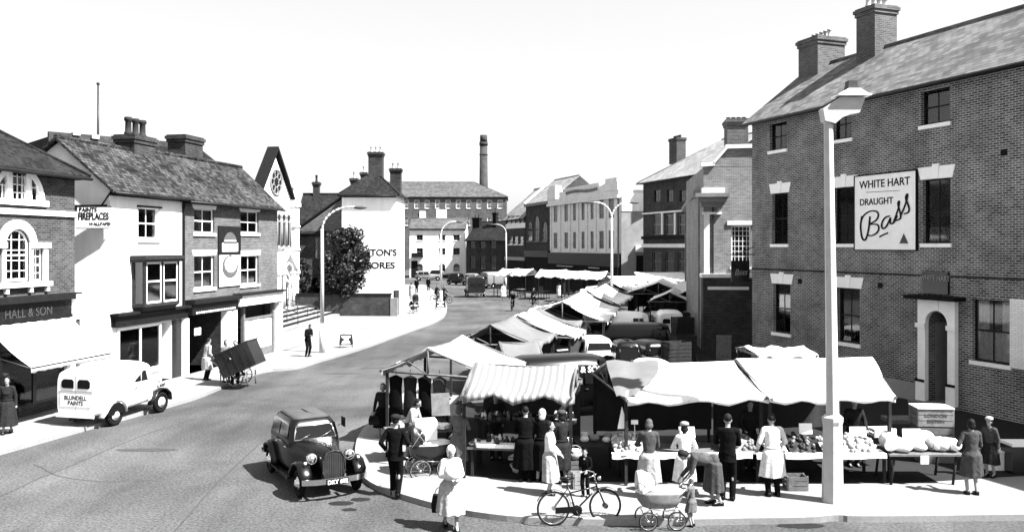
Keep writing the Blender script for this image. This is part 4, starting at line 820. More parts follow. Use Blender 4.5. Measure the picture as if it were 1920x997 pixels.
# the roof patch that drops to the hipped end is slate_pale in the sun: same material, so nothing else here
# hanging inn sign at the corner
q = b.root; u = .15; p = A+dd*u; s_ = empty('inn_sign', (p.x, p.y, 0), b.root.rotation_euler[2], 'small dark square sign hanging on a bracket at the inn corner', 'sign')
sw = 1.05; zc2 = CH-(508-HY)*p.y/F
m = MB(); m.rbox((0.02, -.75, zc2), (.05, sw*.9, .95)); m.build('board', 'dark_paint', s_); m = MB(); m.tube((0, 0, zc2+.75), (0, -1.25, zc2+.75), .025); m.tube((0, 0, zc2+1.1), (0, -.9, zc2+.75), .018); m.tube((0, -.45, zc2+.75), (0, -.45, zc2+.45), .012); m.tube((0, -1.05, zc2+.75), (0, -1.05, zc2+.45), .012); m.build('bracket', 'metal_dark', s_)
lettering('Bass', .38, s_, (.05, -.75, zc2-.05), 'paint_grey', rot=PI/2, shear=.3)
# ---------------------------------------------------------------- lamps
def place(root, x, y, z=0, rz=0): root.location = (x, y, z); root.rotation_euler = (0, 0, rz); return root
def near_lamp():
    g = G(1561, 950); Y = g.y; t = empty('street_lamp', (g.x, g.y, KZ), 0, 'massive square white concrete lamp column with a fin-like head, in the right foreground', 'street lamp')
    def q(px, py): return ((px-960)*Y/F-g.x, CH-(py-HY)*Y/F-KZ)
    m = MB()
    def ring(z, hx, hy, dx): c = .3; return [(dx+hx*a, hy*b, z) for a, b in ((1, c), (c, 1), (-c, 1), (-1, c), (-1, -c), (-c, -1), (c, -1), (1, -c))]
    m.loft([ring(0, .21, .21, 0), ring(1.62, .185, .19, 0), ring(1.70, .205, .21, 0), ring(1.78, .205, .21, 0), ring(1.84, .14, .15, 0)], 0, True, False); m.build('plinth', 'concrete', t)
    m = MB(); x, z = q(1553, 228); m.loft([ring(1.83, .125, .13, 0), ring(z, .088, .1, x)], 0, True, False); m.build('column', 'concrete', t)
    m = MB(); pts = [q(*p) for p in ((1543, 228), (1539, 206), (1572, 184), (1618, 184), (1607, 213), (1590, 216), (1575, 222), (1562, 233))]
    m.prism([(a, -.14, b) for a, b in pts], (0, .28, 0)); ob = m.build('arm', 'concrete', t)
    m = MB(); a, z = q(1596, 182); m.box(a-.34, a+.34, -.24, .24, z, z+.035); m.prism([(a-.3, -.2, z+.036), (a+.3, -.2, z+.036), (a+.12, -.2, z+.15), (a-.12, -.2, z+.15)], (0, .4, 0)); m.build('lantern_hood', 'paint_white', t)
    m = MB(); m.box(a-.11, a+.11, -.12, .12, z+.15, z+.2); m.box(a-.09, a+.09, -.1, .1, z+.26, z+.33); m.box(a-.1, a+.1, -.11, .11, z+.2, z+.26, 0); m.build('lantern_cap', 'lead', t)
    m = MB(); a0 = q(1541, 205); a1 = q(1590, 176); m.tube((a0[0], 0, a0[1]+.03), (a1[0], 0, a1[1]+.02), .03); m.build('stay', 'lead', t)
near_lamp()
def curved_lamp(px, Y, ztop, dirs, label, reach=1.5):
    x = (px-960)*Y/F; t = empty('street_lamp', (x, Y, 0), 0, label, 'street lamp', 'slender concrete lamps around the square')
    m = MB(); m.tube((0, 0, 0), (0, 0, 1.6), .15, .14, 8); m.tube((0, 0, 1.6), (0, 0, ztop-1.1), .105, .075, 8); m.build('column', 'concrete', t)
    for d in dirs:
        m = MB(); pts = []
        for i in range(9): a = PI/2*i/8; pts.append((d*reach*(1-math.cos(a))*.95, 0, ztop-1.15+1.15*math.sin(a)))
        pts.append((d*(reach+.15), 0, ztop)); m.path(pts, .055); ar = m.build('arm', 'concrete', t)
        m = MB(); m.ell((d*(reach+.42), 0, ztop-.03), (.36, .14, .09), 12, 8); m.build('lantern', 'lead', ar)
curved_lamp(604, 43.3, 7.5, (1,), 'slender lamp post with one curved arm standing before the tree on the left pavement')
curved_lamp(827, 75.5, 7.7, (1,), 'slender single-armed lamp post on the rounded tip of the left pavement', 1.2)
curved_lamp(949, 108, 8.3, (-1,), 'distant single-armed lamp post rising behind the far stalls, arm to the left', 1.3)
curved_lamp(1147, 60, 8.6, (1, -1), 'tall double-armed lamp post rising among the stalls before the pilastered store', 1.15)

# ---------------------------------------------------------------- tree
def tree(x, y, h, rad, label, seed, n=2600, low=1.2):
    r = random.Random(seed); t = empty('tree', (x, y, 0), 0, label, 'tree'); m = MB(); m.tube((0, 0, 0), (.1, 0, h*.4), .2, .14); tips = []
    for i in range(9):
        a = r.random()*6.28; rr = rad*(.4+.45*r.random()); p = Vector((rr*math.cos(a), rr*math.sin(a)*.8, low+(h-low)*(.25+.65*r.random()))); s = Vector((.08, 0, h*(.22+.2*r.random())))
        mid = (s+p)/2+Vector((0, 0, .3)); m.tube(s, mid, .09, .05); m.tube(mid, p, .05, .015); tips.append(p)
    m.build('trunk', 'bark', t); cl = []
    for i in range(60):
        a = r.random()*6.28; zz = r.random(); prof = math.sin(PI*min(1, .12+zz*.86))**.6; rr = rad*prof*math.sqrt(r.random())
        cl.append((Vector((rr*math.cos(a), rr*math.sin(a)*.8, low+(h-low)*zz*.93)), rad*(.2+.14*r.random())))
    m = MB()
    for i in range(n):
        c, s = cl[r.randrange(len(cl))]; d = Vector((r.gauss(0, 1), r.gauss(0, 1), r.gauss(0, 1))).normalized()*s*(.55+.5*r.random()); p = c+d; L = .06+.11*r.random()
        u = Vector((r.gauss(0, 1), r.gauss(0, 1), r.gauss(0, .6))).normalized(); v = u.cross(Vector((r.gauss(0, 1), r.gauss(0, 1), r.gauss(0, 1)))).normalized()
        m.add([p-u*L, p+v*L*.6, p+u*L, p-v*L*.6], [(0, 1, 2, 3)], 1 if r.random() < .3 else 0)
    m.build('crown', ['leaf', 'leaf_pale'], t, False)
p = W(655, 0, 66.9); tree(p.x-.35, 67.1, 6.9, 2.15, 'leafy dark tree in front of the big white gable, overhanging the brick wall', 3, 9500, 1.9)
p = W(566, 0, 67.5); tree(p.x, 67.6, 4.7, .9, 'narrow dark shrub tree against the brick wing beside the chapel', 5, 1200, .8)

# ---------------------------------------------------------------- vehicles  (front of every vehicle is local -y)
def rr(y0, y1, hw, z, rad, k=5, taper=1.0):
    """rounded rectangle ring in plan"""
    pts = []
    for cx, cy, a0 in ((hw-rad, y1-rad, 0), (-hw+rad, y1-rad, PI/2), (-hw+rad, y0+rad, PI), (hw-rad, y0+rad, 1.5*PI)):
        for i in range(k+1): a = a0+PI/2*i/k; pts.append((cx+rad*math.cos(a), cy+rad*math.sin(a), z))
    return pts
def sec(y, hw, z0, z1, e=2.6, n=24, flat=.5):
    pts = []; zc, hz = (z0+z1)/2, (z1-z0)/2
    for i in range(n):
        a = 2*PI*i/n; c, s = math.cos(a), math.sin(a); ex = e if s > 0 else 6
        pts.append((hw*math.copysign(abs(c)**(2/ex), c), y, zc+hz*math.copysign(abs(s)**(2/ex), s)))
    return pts
def wheel(root, x, y, r, w=.12, hub='paint_grey', side=1):
    m = MB(); m.torus((x, y, r), r-w*.42, w*.5, 'x', 28, 8); m.tube((x-w*.3, y, r), (x+w*.3, y, r), r-w*.6, n=24); o = m.build('wheel', 'rubber', root)
    m = MB(); m.lathe([(r*.5, 0), (r*.5, .02), (r*.3, .03), (r*.28, .06), (r*.1, .08)], (0, 0, 0), 16); o2 = m.build('hub_cap', hub, o)
    o2.data.transform(Matrix.Translation((x+side*w*.3, y, r)) @ Matrix.Rotation(side*PI/2, 4, 'Y')); return o
def fender(root, x, path, w, t, mat, name='mudguard'):
    m = MB(); rings = []; n = len(path)
    for i, (y, z) in enumerate(path):
        a = Vector(path[max(0, i-1)]); b = Vector(path[min(n-1, i+1)]); d = (b-a).normalized(); nn = Vector((-d.y, d.x)); e = .35+.65*math.sin(PI*min(1, (i+.35)/(n-.3)))**.5 if i in (0, n-1) else 1
        rings.append([(x+w/2*math.cos(2*PI*k/12)*e, y+nn.x*t*math.sin(2*PI*k/12), z+nn.y*t*math.sin(2*PI*k/12)) for k in range(12)])
    m.loft(rings); xi = x-math.copysign(w*.42, x); m.prism([(xi, y, z) for y, z in path], (math.copysign(.02, x), 0, 0)); return m.build(name, mat, root)
def pane(m, pts, off=(0, 0, 0)): m.add([(Vector(p)+Vector(off)) for p in pts], [tuple(range(len(pts)))])
def lamp_(root, x, y, z, r, name='headlight'):
    m = MB(); m.ell((x, y+r*.5, z), (r, r*1.3, r), 14, 8); m.tube((x, y-.01, z), (x, y+r*.5, z), r*1.04, n=16); o = m.build(name, 'chrome', root)
    m = MB(); m.ell((x, y-.012, z), (r*.9, .025, r*.9), 14, 6); m.build('lens', 'lamp_glass', o)
def saloon(label, loc, rz, paint='black_paint', roofm=None, L=3.9, Wd=1.5, H=1.58, group=None, detail=True, cat='car', plate=None, glass='car_glass'):
    t = empty('saloon_car', (loc[0], loc[1], 0), rz, label, cat, group); hw = Wd/2; yf, yr_ = -L/2+.25, L/2-.1; cf = -L*.10; b = hw*.80
    m = MB(); m.loft([sec(yf+.02, .24, .42, .98, 3), sec(yf+.12, .28, .38, 1.02, 3), sec(yf+.6, .36, .36, 1.04, 3), sec(cf-.1, b*.86, .34, 1.07, 3.4), sec(cf+.12, b, .3, 1.04, 5), sec(.5, b+.02, .3, 1.02, 6), sec(yr_-.7, b, .3, 1.02, 5), sec(yr_-.2, b*.9, .34, .98, 4), sec(yr_, b*.72, .42, .82, 3)])
    body = m.build('body', paint, t)
    zb, zr1, zt = .98, H-.17, H; y0, y1 = cf+.02, yr_-.28; f1, r1 = y0+.2, y1-.14; hwb, hwr = b, b*.88
    m = MB(); m.loft([rr(y0, y1, hwb, zb-.08, .16), rr(y0+.04, y1-.02, hwb, zb+.02, .16), rr(f1, r1, hwr, zr1, .17), rr(f1+.07, r1-.07, hwr-.05, zr1+.09, .2), rr(f1+.2, r1-.25, hwr-.17, zt-.02, .22), rr(f1+.5, r1-.6, hwr-.35, zt, .2)]); m.build('cabin', paint, t)
    if roofm:
        m = MB(); m.loft([rr(f1+.06, r1-.05, hwr-.04, zr1+.08, .2), rr(f1+.20, r1-.25, hwr-.16, zt-.008, .22), rr(f1+.5, r1-.6, hwr-.35, zt+.012, .2)], cap=True); m.build('roof_cover', roofm, t)
    m = MB()
    def front(u, v, o=.012): z = zb+.03+(zr1-.02-zb-.03)*v; y = y0+.04+(f1-y0-.04)*((z-zb-.02)/(zr1-zb-.02)); w_ = (hwb+(hwr-hwb)*v-.1); return (u*w_, y-o, z)
    wp = [front(-1, .08), front(1, .08), front(.97, .95), front(-.97, .95)]; pane(m, wp); ws = m.build('windscreen', glass, t)
    def rod(m, pts, r_, close=True):
        for p, q in zip(pts, pts[1:]+([pts[0]] if close else [])): m.tube(p, q, r_, n=6)
    m = MB(); rod(m, [(p[0], p[1]-.01, p[2]) for p in wp], .016); 
    if detail: m.tube((.1, wp[0][1]-.03, wp[0][2]+.02), (.38, wp[0][1]-.0, wp[0][2]+.14), .008); m.tube((-.35, wp[0][1]-.03, wp[0][2]+.02), (-.12, wp[0][1]-.0, wp[0][2]+.1), .008)
    m.build('windscreen_frame', 'chrome' if detail else paint, ws)
    m = MB(); z0_, z1_ = zb+.06, zr1-.03
    pane(m, [(-.38, y1-.02+.012, z0_+.1), (.38, y1-.02+.012, z0_+.1), (.34, r1+.03+.012, z1_), (-.34, r1+.03+.012, z1_)]); m.build('rear_window', glass, t)
    for s in (-1, 1):
        k = (y1-y0)
        for a, c in ((.12, .48), (.52, .86)):
            m = MB(); ya, yc = y0+k*a, y0+k*c; o_ = .01
            pane(m, [(s*(hwb+o_), ya, z0_), (s*(hwb+o_), yc, z0_), (s*(hwr+o_+.01), yc-.05*(a > .3), z1_), (s*(hwr+o_+.01), ya+.08*(a < .3), z1_)]); wi = m.build('side_window', glass, t)
            if detail: m = MB(); m.tube((s*(hwb+.02), ya+.03 if a < .3 else ya+.06, .86), (s*(hwb+.04), ya+.17, .86), .012); m.build('door_handle', 'chrome', t)
    wr = .31; fy, ry = yf+.38, yr_-.62; wx = hw-.11
    for s in (-1, 1):
        for y in (fy, ry): wheel(t, s*wx, y, wr, .13, 'chrome' if detail else 'paint_grey', s)
        fender(t, s*(hw-.14), [(fy-.42, .36), (fy-.36, .56), (fy-.18, .72), (fy+.06, .75), (fy+.3, .66), (fy+.52, .45), (fy+.68, .31)], .30, .05, paint); fender(t, s*(hw-.12), [(ry-.52, .31), (ry-.36, .5), (ry-.16, .7), (ry+.06, .74), (ry+.3, .64), (ry+.45, .42)], .27, .05, paint)
        m = MB(); m.box(s*(hw-.26), s*hw, fy+.6, ry-.45, .27, .31); m.build('running_board', paint, t)
        lamp_(t, s*.43, fy-.2, .86, .115)
        if detail: lamp_(t, s*.6, fy-.28, .8, .035, 'side_light')
    m = MB(); m.loft([[(x*1.0, yf-.03+(.04 if i == 0 else 0), z) for x, z in ((.2, .4), (.25, .6), (.24, .85), (.16, 1.0), (0, 1.04), (-.16, 1.0), (-.24, .85), (-.25, .6), (-.2, .4))] for i in (0, 1)], 0, True, False); gr = m.build('grille', 'metal_dark', t)
    m = MB()
    for i in range(9): x = -.2+.05*i; m.box(x-.004, x+.004, yf-.04, yf-.028, .44, .98-.9*x*x*2)
    m.path([(-.2, yf-.035, .4), (-.25, yf-.035, .6), (-.24, yf-.035, .85), (-.16, yf-.035, 1.0), (0, yf-.035, 1.04), (.16, yf-.035, 1.0), (.24, yf-.035, .85), (.25, yf-.035, .6), (.2, yf-.035, .4)], .018, 6); m.tube((0, yf-.03, 1.04), (0, yf+.7, 1.075), .012); m.build('grille_bars', 'metal_dark', gr)
    for y, sg in ((-L/2, 1), (L/2, -1)):
        m = MB(); pts = [(-hw+.02, y+sg*.14), (-hw*.6, y+sg*.03), (0, y), (hw*.6, y+sg*.03), (hw-.02, y+sg*.14)]
        m.loft([[(x, yy+dy, z) for dy, z in ((-.02, .38), (.02, .38), (.02, .5), (-.02, .5))] for x, yy in pts], 0, True, False)
        for x in (-.35, .35): m.box(x-.03, x+.03, min(y, y+sg*.35), max(y, y+sg*.35), .41, .46)
        m.build('bumper', 'chrome', t)
    m = MB(); m.box(-.24, .24, -L/2-.045, -L/2-.025, .36, .48); pl = m.build('number_plate', 'ink', t)
    if plate: lettering(plate, .12, pl, (0, -L/2-.05, .42), 'paper', bold=.002, ext=.002)
    m = MB(); m.box(-.24, .24, L/2+.025, L/2+.04, .42, .54); m.build('number_plate', 'ink', t)
    if detail:
        m = MB(); m.rbox((.52*Wd, y0+.35, 1.3), (.02, .26, .22), 0); m.tube((.40*Wd, y0+.2, 1.25), (.52*Wd, y0+.3, 1.3), .01); m.build('trafficator', paint, t)
    return t
g1 = G(620, 908); ang = math.atan2(.50, .866)
car = saloon('black four-door saloon with grey fabric roof parked at the market kerb in the road', (-4.74, 20.15), ang, 'black_paint', 'roof_fabric', 3.8, 1.5, 1.53, plate='DKY 692')

def van(label, loc, rz, paint='van_white', L=3.9, Wd=1.45, H=1.85, sign=None, detail=True, group=None, cab=1.0, side=None, rounded=3.5, dark_guard=True, name='van'):
    t = empty(name, (loc[0], loc[1], 0), rz, label, 'van', group); hw = Wd/2; yb = L/2-.05; yc = -L/2+1.08
    m = MB(); m.loft([sec(yc+.05, hw*.93, .45, H-.12, rounded), sec(yc+.35, hw*.98, .42, H-.03, rounded+.5), sec(yc+.9, hw, .40, H, rounded+1), sec(yb-.3, hw, .40, H-.02, rounded+1), sec(yb-.04, hw*.98, .41, H-.08, rounded+.8), sec(yb, hw*.94, .44, H-.14, rounded+.5)]); m.build('body', paint, t)
    m = MB(); m.loft([sec(-L/2+.22, .26, .45, 1.0, 3), sec(-L/2+.32, .32, .4, 1.08, 3), sec(-L/2+.8, .42, .4, 1.13, 3), sec(yc-.08, hw*.86, .4, 1.2, 4), sec(yc+.1, hw*.92, .42, 1.26, 4)]); m.build('bonnet', paint, t)
    ya, yz = yc+.02, yc-.0
    m = MB(); m.add([(-hw*.86, yc-.06, 1.14), (hw*.86, yc-.06, 1.14), (hw*.80, yc+.14, H-.2), (-hw*.80, yc+.14, H-.2), (-hw*.93, yc+.4, 1.1), (hw*.93, yc+.4, 1.1), (hw*.9, yc+.4, H-.14), (-hw*.9, yc+.4, H-.14)], [(0, 1, 2, 3), (1, 5, 6, 2), (4, 0, 3, 7), (3, 2, 6, 7), (0, 4, 5, 1)]); m.build('cab_front', paint, t)
    m = MB(); pane(m, [(-hw*.76, yc-.07, 1.2), (hw*.76, yc-.07, 1.2), (hw*.72, yc+.115, H-.26), (-hw*.72, yc+.115, H-.26)]); m.build('windscreen', 'car_glass', t)
    for s in (-1, 1):
        m = MB(); xo = s*(hw*.985+.012); pane(m, [(xo, yc+.28, 1.2), (xo, yc+.9, 1.2), (xo-s*.02, yc+.9, H-.32), (xo-s*.02, yc+.36, H-.32)]); sw = m.build('side_window', 'dark_paint', t)
        m = MB(); P_ = [(xo+s*.004, yc+.26, 1.18), (xo+s*.004, yc+.92, 1.18), (xo, yc+.92, H-.30), (xo, yc+.34, H-.30)]
        for p, q in zip(P_, P_[1:]+P_[:1]): m.tube(p, q, .014, n=6)
        m.tube((xo, yc+.6, 1.18), (xo, yc+.6, H-.3), .012, n=6); m.build('window_frame', paint, sw)
        m = MB(); m.tube((s*(hw+.01), yc+.78, 1.02), (s*(hw+.02), yc+.92, 1.02), .014); m.build('door_handle', 'metal_dark', t)
        m = MB(); m.box(s*(hw*.999), s*(hw+.006), yc+.97, yc+.98, .5, H-.4); m.box(s*(hw*.999), s*(hw+.006), yc+.2, yc+.21, .5, 1.15); m.build('door_seam', 'paint_grey' if paint == 'van_white' else 'ink', t)
    fy, ry = -L/2+.62, L/2-.95; wr = .34; wx = hw-.09
    for s in (-1, 1):
        for y in (fy, ry):
            wheel(t, s*wx, y, wr, .15, 'paint_white' if paint != 'black_paint' else 'paint_grey', s)
            gm_ = 'black_paint' if (y == fy and dark_guard) else paint
            fender(t, s*(hw-.08), [(y-.5, .36), (y-.4, .6), (y-.2, .76), (y+.05, .8), (y+.28, .72), (y+.44, .5), (y+.55, .34)], .26, .035, gm_)
        m = MB(); m.prism([(s*(hw+.004), ry+.38*math.cos(PI*k/14), .36+.36*math.sin(PI*k/14)) for k in range(15)], (s*.006, 0, 0)); m.build('wheel_arch', 'ink', t)
        lamp_(t, s*.46, fy-.3, .9, .1)
    for s in (-1, 1):
        m = MB(); xa, xb = s*.07, s*(hw*.72); k = [(xa, 1.26), (xb-s*.05, 1.26), (xb, 1.31), (xb, 1.46), (xb-s*.08, 1.53), (xa+s*.06, 1.53), (xa, 1.47)]
        m.prism([(x, yb+.012, z) for x, z in k], (0, -.01, 0)); m.build('rear_window', 'ink', t)
    m = MB(); m.box(-.006, .006, yb, yb+.008, .5, H-.2); m.box(-hw*.85, hw*.85, yb, yb+.01, 1.17, 1.19); m.box(-hw*.85, hw*.85, yb, yb+.012, 1.12, 1.13); m.build('door_seam', 'paint_grey' if paint == 'van_white' else 'ink', t)
    m = MB(); m.box(-hw*.95, hw*.95, yb+.02, yb+.06, .4, .5); m.box(-.3, -.2, yb-.1, yb+.02, .42, .48); m.box(.2, .3, yb-.1, yb+.02, .42, .48); m.build('bumper', paint if detail else 'chrome', t)
    m = MB(); m.box(-.22, .22, yb+.0, yb+.03, .30, .395); m.build('number_plate', 'ink', t)
    m = MB(); m.box(-hw*.9, hw*.9, -L/2+.08, -L/2+.12, .4, .5); m.build('bumper', 'chrome', t)
    m = MB(); m.box(-.22, .22, -L/2+.17, -L/2+.21, .5, .98); m.build('grille', 'metal_dark', t)
    if sign:
        m = MB(); m.box(-hw*.78, hw*.78, yb+.005, yb+.016, .72, 1.08); sg_ = m.build('sign_panel', 'paper', t)
        lettering(sign[0], .175, sg_, (0, yb+.02, .98), 'ink', rot=PI, sx=.95, bold=.003, ext=.002); lettering(sign[1], .175, sg_, (0, yb+.02, .82), 'ink', rot=PI, sx=.95, bold=.003, ext=.002)
    if side: lettering(side, .26, t, (-(hw+.01), .35, H-.42), 'paper', rot=-PI/2, bold=.006, ext=.003)
    return t
dv = Vector((.25, .968)).normalized(); rear = Vector((-12.25, 26.15)); pr = Vector((-dv.y, dv.x)); c_ = rear+dv*1.0+pr*.60
van('white delivery van with paint advertisement on its rear doors at the left kerb', (c_.x, c_.y), math.atan2(dv.x, -dv.y), L=3.75, Wd=1.40, H=1.84, rounded=5, sign=('BLUNDELL', 'PAINTS'))

# vehicles parked between the stalls and further up the square
def gp(px, Y): return ((px-960)*Y/F, Y)
van('dark van with a curved pale-edged roof and white side lettering behind the striped stall', gp(1078, 27.6), -PI/2+.25+PI, 'black_paint', 4.1, 1.6, 2.05, detail=False, side='COLEMAN & SON', rounded=2.4, name='van')
saloon('pale saloon with divided windscreen facing the camera between the stalls', gp(1121, 36.8), .12, 'cream_paint', None, 4.0, 1.65, 1.58, detail=False)
saloon('narrow tall black car with shiny roof right of the pale saloon', gp(1178, 33.6), .05, 'black_paint', None, 3.5, 1.3, 1.78, detail=False)
van('long black van parked crosswise behind the pale saloon', gp(1198, 41.6), PI/2+.03, 'black_paint', 5.0, 1.8, 1.82, detail=False, rounded=2.3)
van('white-roofed long van parked crosswise behind the long black van', gp(1172, 46.5), PI/2, 'van_white', 4.6, 1.8, 1.98, detail=False, rounded=2.2)
van('small cream van tail on at the right of the white-roofed van', gp(1252, 48.5), PI-.05, 'van_white', 3.3, 1.35, 1.95, detail=False, rounded=4)
van('small white van seen over the ridge of the long white fruit stall', gp(1216, 27.0), PI+.1, 'van_white', 3.2, 1.2, 2.0, detail=False, rounded=3)
saloon('black saloon with shiny rounded roof squeezed between the narrow tall car and the crates', gp(1232, 35.2), .3, 'black_paint', None, 3.8, 1.5, 1.6, detail=False)
saloon('low black saloon tucked behind the grey canvas stalls', gp(1072, 38.5), -.9, 'black_paint', None, 3.8, 1.5, 1.55, detail=False)
G_ = 'cars and vans parked at the far end'
def far_(px, py): g = G(px, py); return (g.x, g.y)
van('dark boxy van standing alone in the road before the far row of cars', far_(890, 556), PI+.15, 'dark_paint', 4.0, 1.9, 2.3, detail=False, group=G_, rounded=5)
saloon('black car with white door panel at the left of the far row', far_(862, 534), .9, 'black_paint', None, 4.2, 1.7, 1.7, detail=False, group=G_)
saloon('pale-roofed car second in the far row, left of the dark van', far_(893, 535), 1.2, 'grey_paint', None, 4.2, 1.7, 1.7, detail=False, group=G_)
van('light-bodied van at the right of the far row beside the stalls', far_(934, 540), PI/2+.6, 'grey_paint', 4.6, 1.9, 2.2, detail=False, group=G_, rounded=3)
saloon('pale saloon parked in front of the white inn at the far end', far_(803, 526), PI/2, 'grey_paint', None, 4.4, 1.7, 1.6, detail=False, group=G_)
saloon('dark saloon behind the lamp post before the white inn', far_(826, 524), PI/2, 'black_paint', None, 4.2, 1.7, 1.6, detail=False, group=G_)

# ---------------------------------------------------------------- bicycles
def bicycle(label, loc, rz, group=None, z=0, lean=0, fine=True):
    """length along x, front wheel at +x"""
    t = empty('bicycle', (loc[0], loc[1], z), rz, label, 'bicycle', group); t.rotation_euler = (lean, 0, rz); r = .335; X = .53
    for x in (-X, X):
        m = MB(); m.torus((x, 0, r), r-.016, .017, 'y', 40, 8); o = m.build('wheel', 'rubber', t); m = MB(); m.torus((x, 0, r), r-.037, .009, 'y', 36, 6)
        if fine:
            for k in range(16): a = 2*PI*k/16; m.tube((x, .02*(-1)**k, r), (x+(r-.04)*math.cos(a), 0, r+(r-.04)*math.sin(a)), .0022, n=4)
        m.tube((x, -.05, r), (x, .05, r), .03 if x < 0 else .05, n=12); m.build('rim', 'metal_dark' if x > 0 else 'chrome', o)
    bb = (-.08, 0, .28); st = (-.24, 0, .78); hd = (.34, 0, .82); hb = (.37, 0, .68)
    m = MB(); m.tube(bb, st, .015); m.tube(hd, hb, .018); m.tube(bb, hb, .017); m.tube((st[0]+.06, 0, .62), (hb[0], 0, .72), .014)
    for s in (-.035, .035): m.tube((-X, s, r), (bb[0], s*.6, bb[2]), .009); m.tube((-X, s, r), (st[0]+.02, s*.5, .72), .008); m.tube((X, s, r), (hb[0]+.01, s, .70), .011)
    m.build('frame', 'black_paint', t)
    m = MB(); m.box(-.50, -.02, -.05, -.03, .24, .36); m.ell((-.06, -.04, .28), (.11, .015, .11), 14, 6); m.build('chain_guard', 'black_paint', t)
    for x, a0, a1 in ((-X, -.2, 2.7), (X, .5, 2.4)):
        m = MB(); pts = [(x+(r+.025)*math.cos(a0+(a1-a0)*k/12), 0, r+(r+.025)*math.sin(a0+(a1-a0)*k/12)) for k in range(13)]; m.loft([[(p[0], -.03, p[2]), (p[0], .03, p[2]), (p[0]*.999+.0, .03, p[2]+.008), (p[0], -.03, p[2]+.008)] for p in pts]); m.build('mudguard', 'black_paint' if x < 0 else 'metal_dark', t)
    m = MB(); m.loft([[(-.38, .09*c, .90+.03*s) for c, s in ((1, 0), (.5, 1), (-.5, 1), (-1, 0), (-.5, -.8), (.5, -.8))], [(-.22, .08*c, .90+.028*s) for c, s in ((1, 0), (.5, 1), (-.5, 1), (-1, 0), (-.5, -.8), (.5, -.8))], [(-.1, .02*c, .9+.02*s) for c, s in ((1, 0), (.5, 1), (-.5, 1), (-1, 0), (-.5, -.8), (.5, -.8))]]); m.tube(st, (-.25, 0, .88), .012); m.build('saddle', 'shoe', t)
    m = MB(); m.tube(hd, (.31, 0, .97), .012); m.path([(.14, -.27, .96), (.26, -.25, .99), (.33, -.1, .985), (.32, 0, .97), (.33, .1, .985), (.26, .25, .99), (.14, .27, .96)], .011, 6); m.ell((.42, 0, .88), (.04, .04, .04)); m.build('handlebar', 'chrome', t)
    m = MB(); m.tube((-.08, -.06, .28), (-.02, -.07, .14), .01); m.box(-.06, .03, -.15, -.06, .13, .15); m.tube((-.08, .06, .28), (-.14, .07, .42), .01); m.build('pedal', 'metal_dark', t); return t
g = G(1087, 982); bicycle('black roadster bicycle propped at the kerb in the foreground', (g.x, g.y), .18, z=.0, lean=-.07)

# ---------------------------------------------------------------- prams
def spoke_wheel(t, x, y, r, hubm='chrome'):
    m = MB(); m.torus((x, y, r), r-.01, .012, 'y', 28, 6); o = m.build('wheel', 'rubber', t); m = MB(); m.torus((x, y, r), r-.025, .008, 'y', 28, 6)
    for k in range(10): a = 2*PI*k/10; m.tube((x, y, r), (x+(r-.02)*math.cos(a), y, r+(r-.02)*math.sin(a)), .003, n=4)
    m.ell((x, y, r), (.03, .03, .03)); m.build('rim', hubm, o)
def pram(label, loc, rz, mat, hoodm, sc=1.0, r=.19, hood=True):
    t = empty('pram', (loc[0], loc[1], 0), rz, label, 'pram'); t.scale = (sc, sc, sc)
    for x in (-.26, .3):
        for y in (-.22, .22): spoke_wheel(t, x, y, r)
    m = MB(); n = 14; rings = []
    for z, lx, ly, dx in ((.40, .26, .12, 0), (.43, .34, .17, 0), (.55, .43, .2, 0), (.68, .47, .22, .0), (.72, .48, .225, 0)): rings.append([(dx+lx*math.copysign(abs(math.cos(2*PI*i/20))**.7, math.cos(2*PI*i/20)), ly*math.copysign(abs(math.sin(2*PI*i/20))**.7, math.sin(2*PI*i/20)), z) for i in range(20)])
    m.loft(rings); m.build('body', mat, t)
    m = MB(); m.torus((0, 0, .72), .2, .012, 'z', 20, 6); 
    for v in range(len(m.v)): m.v[v] = (m.v[v][0]*2.3, m.v[v][1]*1.08, m.v[v][2])
    m.build('rim_trim', 'paper', t)
    m = MB()
    for y in (-.2, .2): m.path([(-.26, y, r), (-.34, y, .34), (-.2, y, .42), (.1, y, .38), (.34, y, .42), (.40, y, .34), (.3, y, r)], .011, 6)
    m.tube((-.26, -.22, r), (-.26, .22, r), .01); m.tube((.3, -.22, r), (.3, .22, r), .01); m.build('chassis', 'chrome', t)
    if hood:
        m = MB(); rings = []
        for k in range(7): a = .1+1.5*k/6; rings.append([(-.44+.34*math.cos(a)*(.3+.7*math.sin(b))*(1 if True else 0)+.02*(k % 2), .215*math.cos(b), .72+(.40*math.sin(a+.12)+.015*(k % 2))*max(.0, math.sin(b))) for b in [PI*i/12 for i in range(13)]])
        m.loft(rings, 0, False, True, False); h = m.build('hood', hoodm, t); s = h.modifiers.new('s', 'SOLIDIFY'); s.thickness = .012
        m = MB(); m.tube((-.44, -.225, .72), (-.2, -.225, 1.05), .008); m.tube((-.36, -.225, 1.05), (-.14, -.225, .76), .008); m.build('hood_stay', 'chrome', t)
    m = MB(); m.path([(.44, -.2, .74), (.6, -.2, .9), (.66, -.18, .99), (.66, .18, .99), (.6, .2, .9), (.44, .2, .74)], .012, 6); m.build('handle', 'chrome', t)
    m = MB(); m.ell((.1, 0, .73), (.34, .19, .07), 14, 8); m.build('blanket', 'cloth_white', t); return t
g = G(1236, 988); pram('pale cane-sided baby pram with folded hood beside the bicycle in the foreground', (g.x, g.y), .05, 'wood_pale', 'canvas_white', 1.0, .185)
g = G(806, 898); pram('dark hooded pram behind the man in the dark suit at the left stall', (g.x, g.y+.1), .35, 'dark_paint', 'dark_paint', 1.15, .23, True)

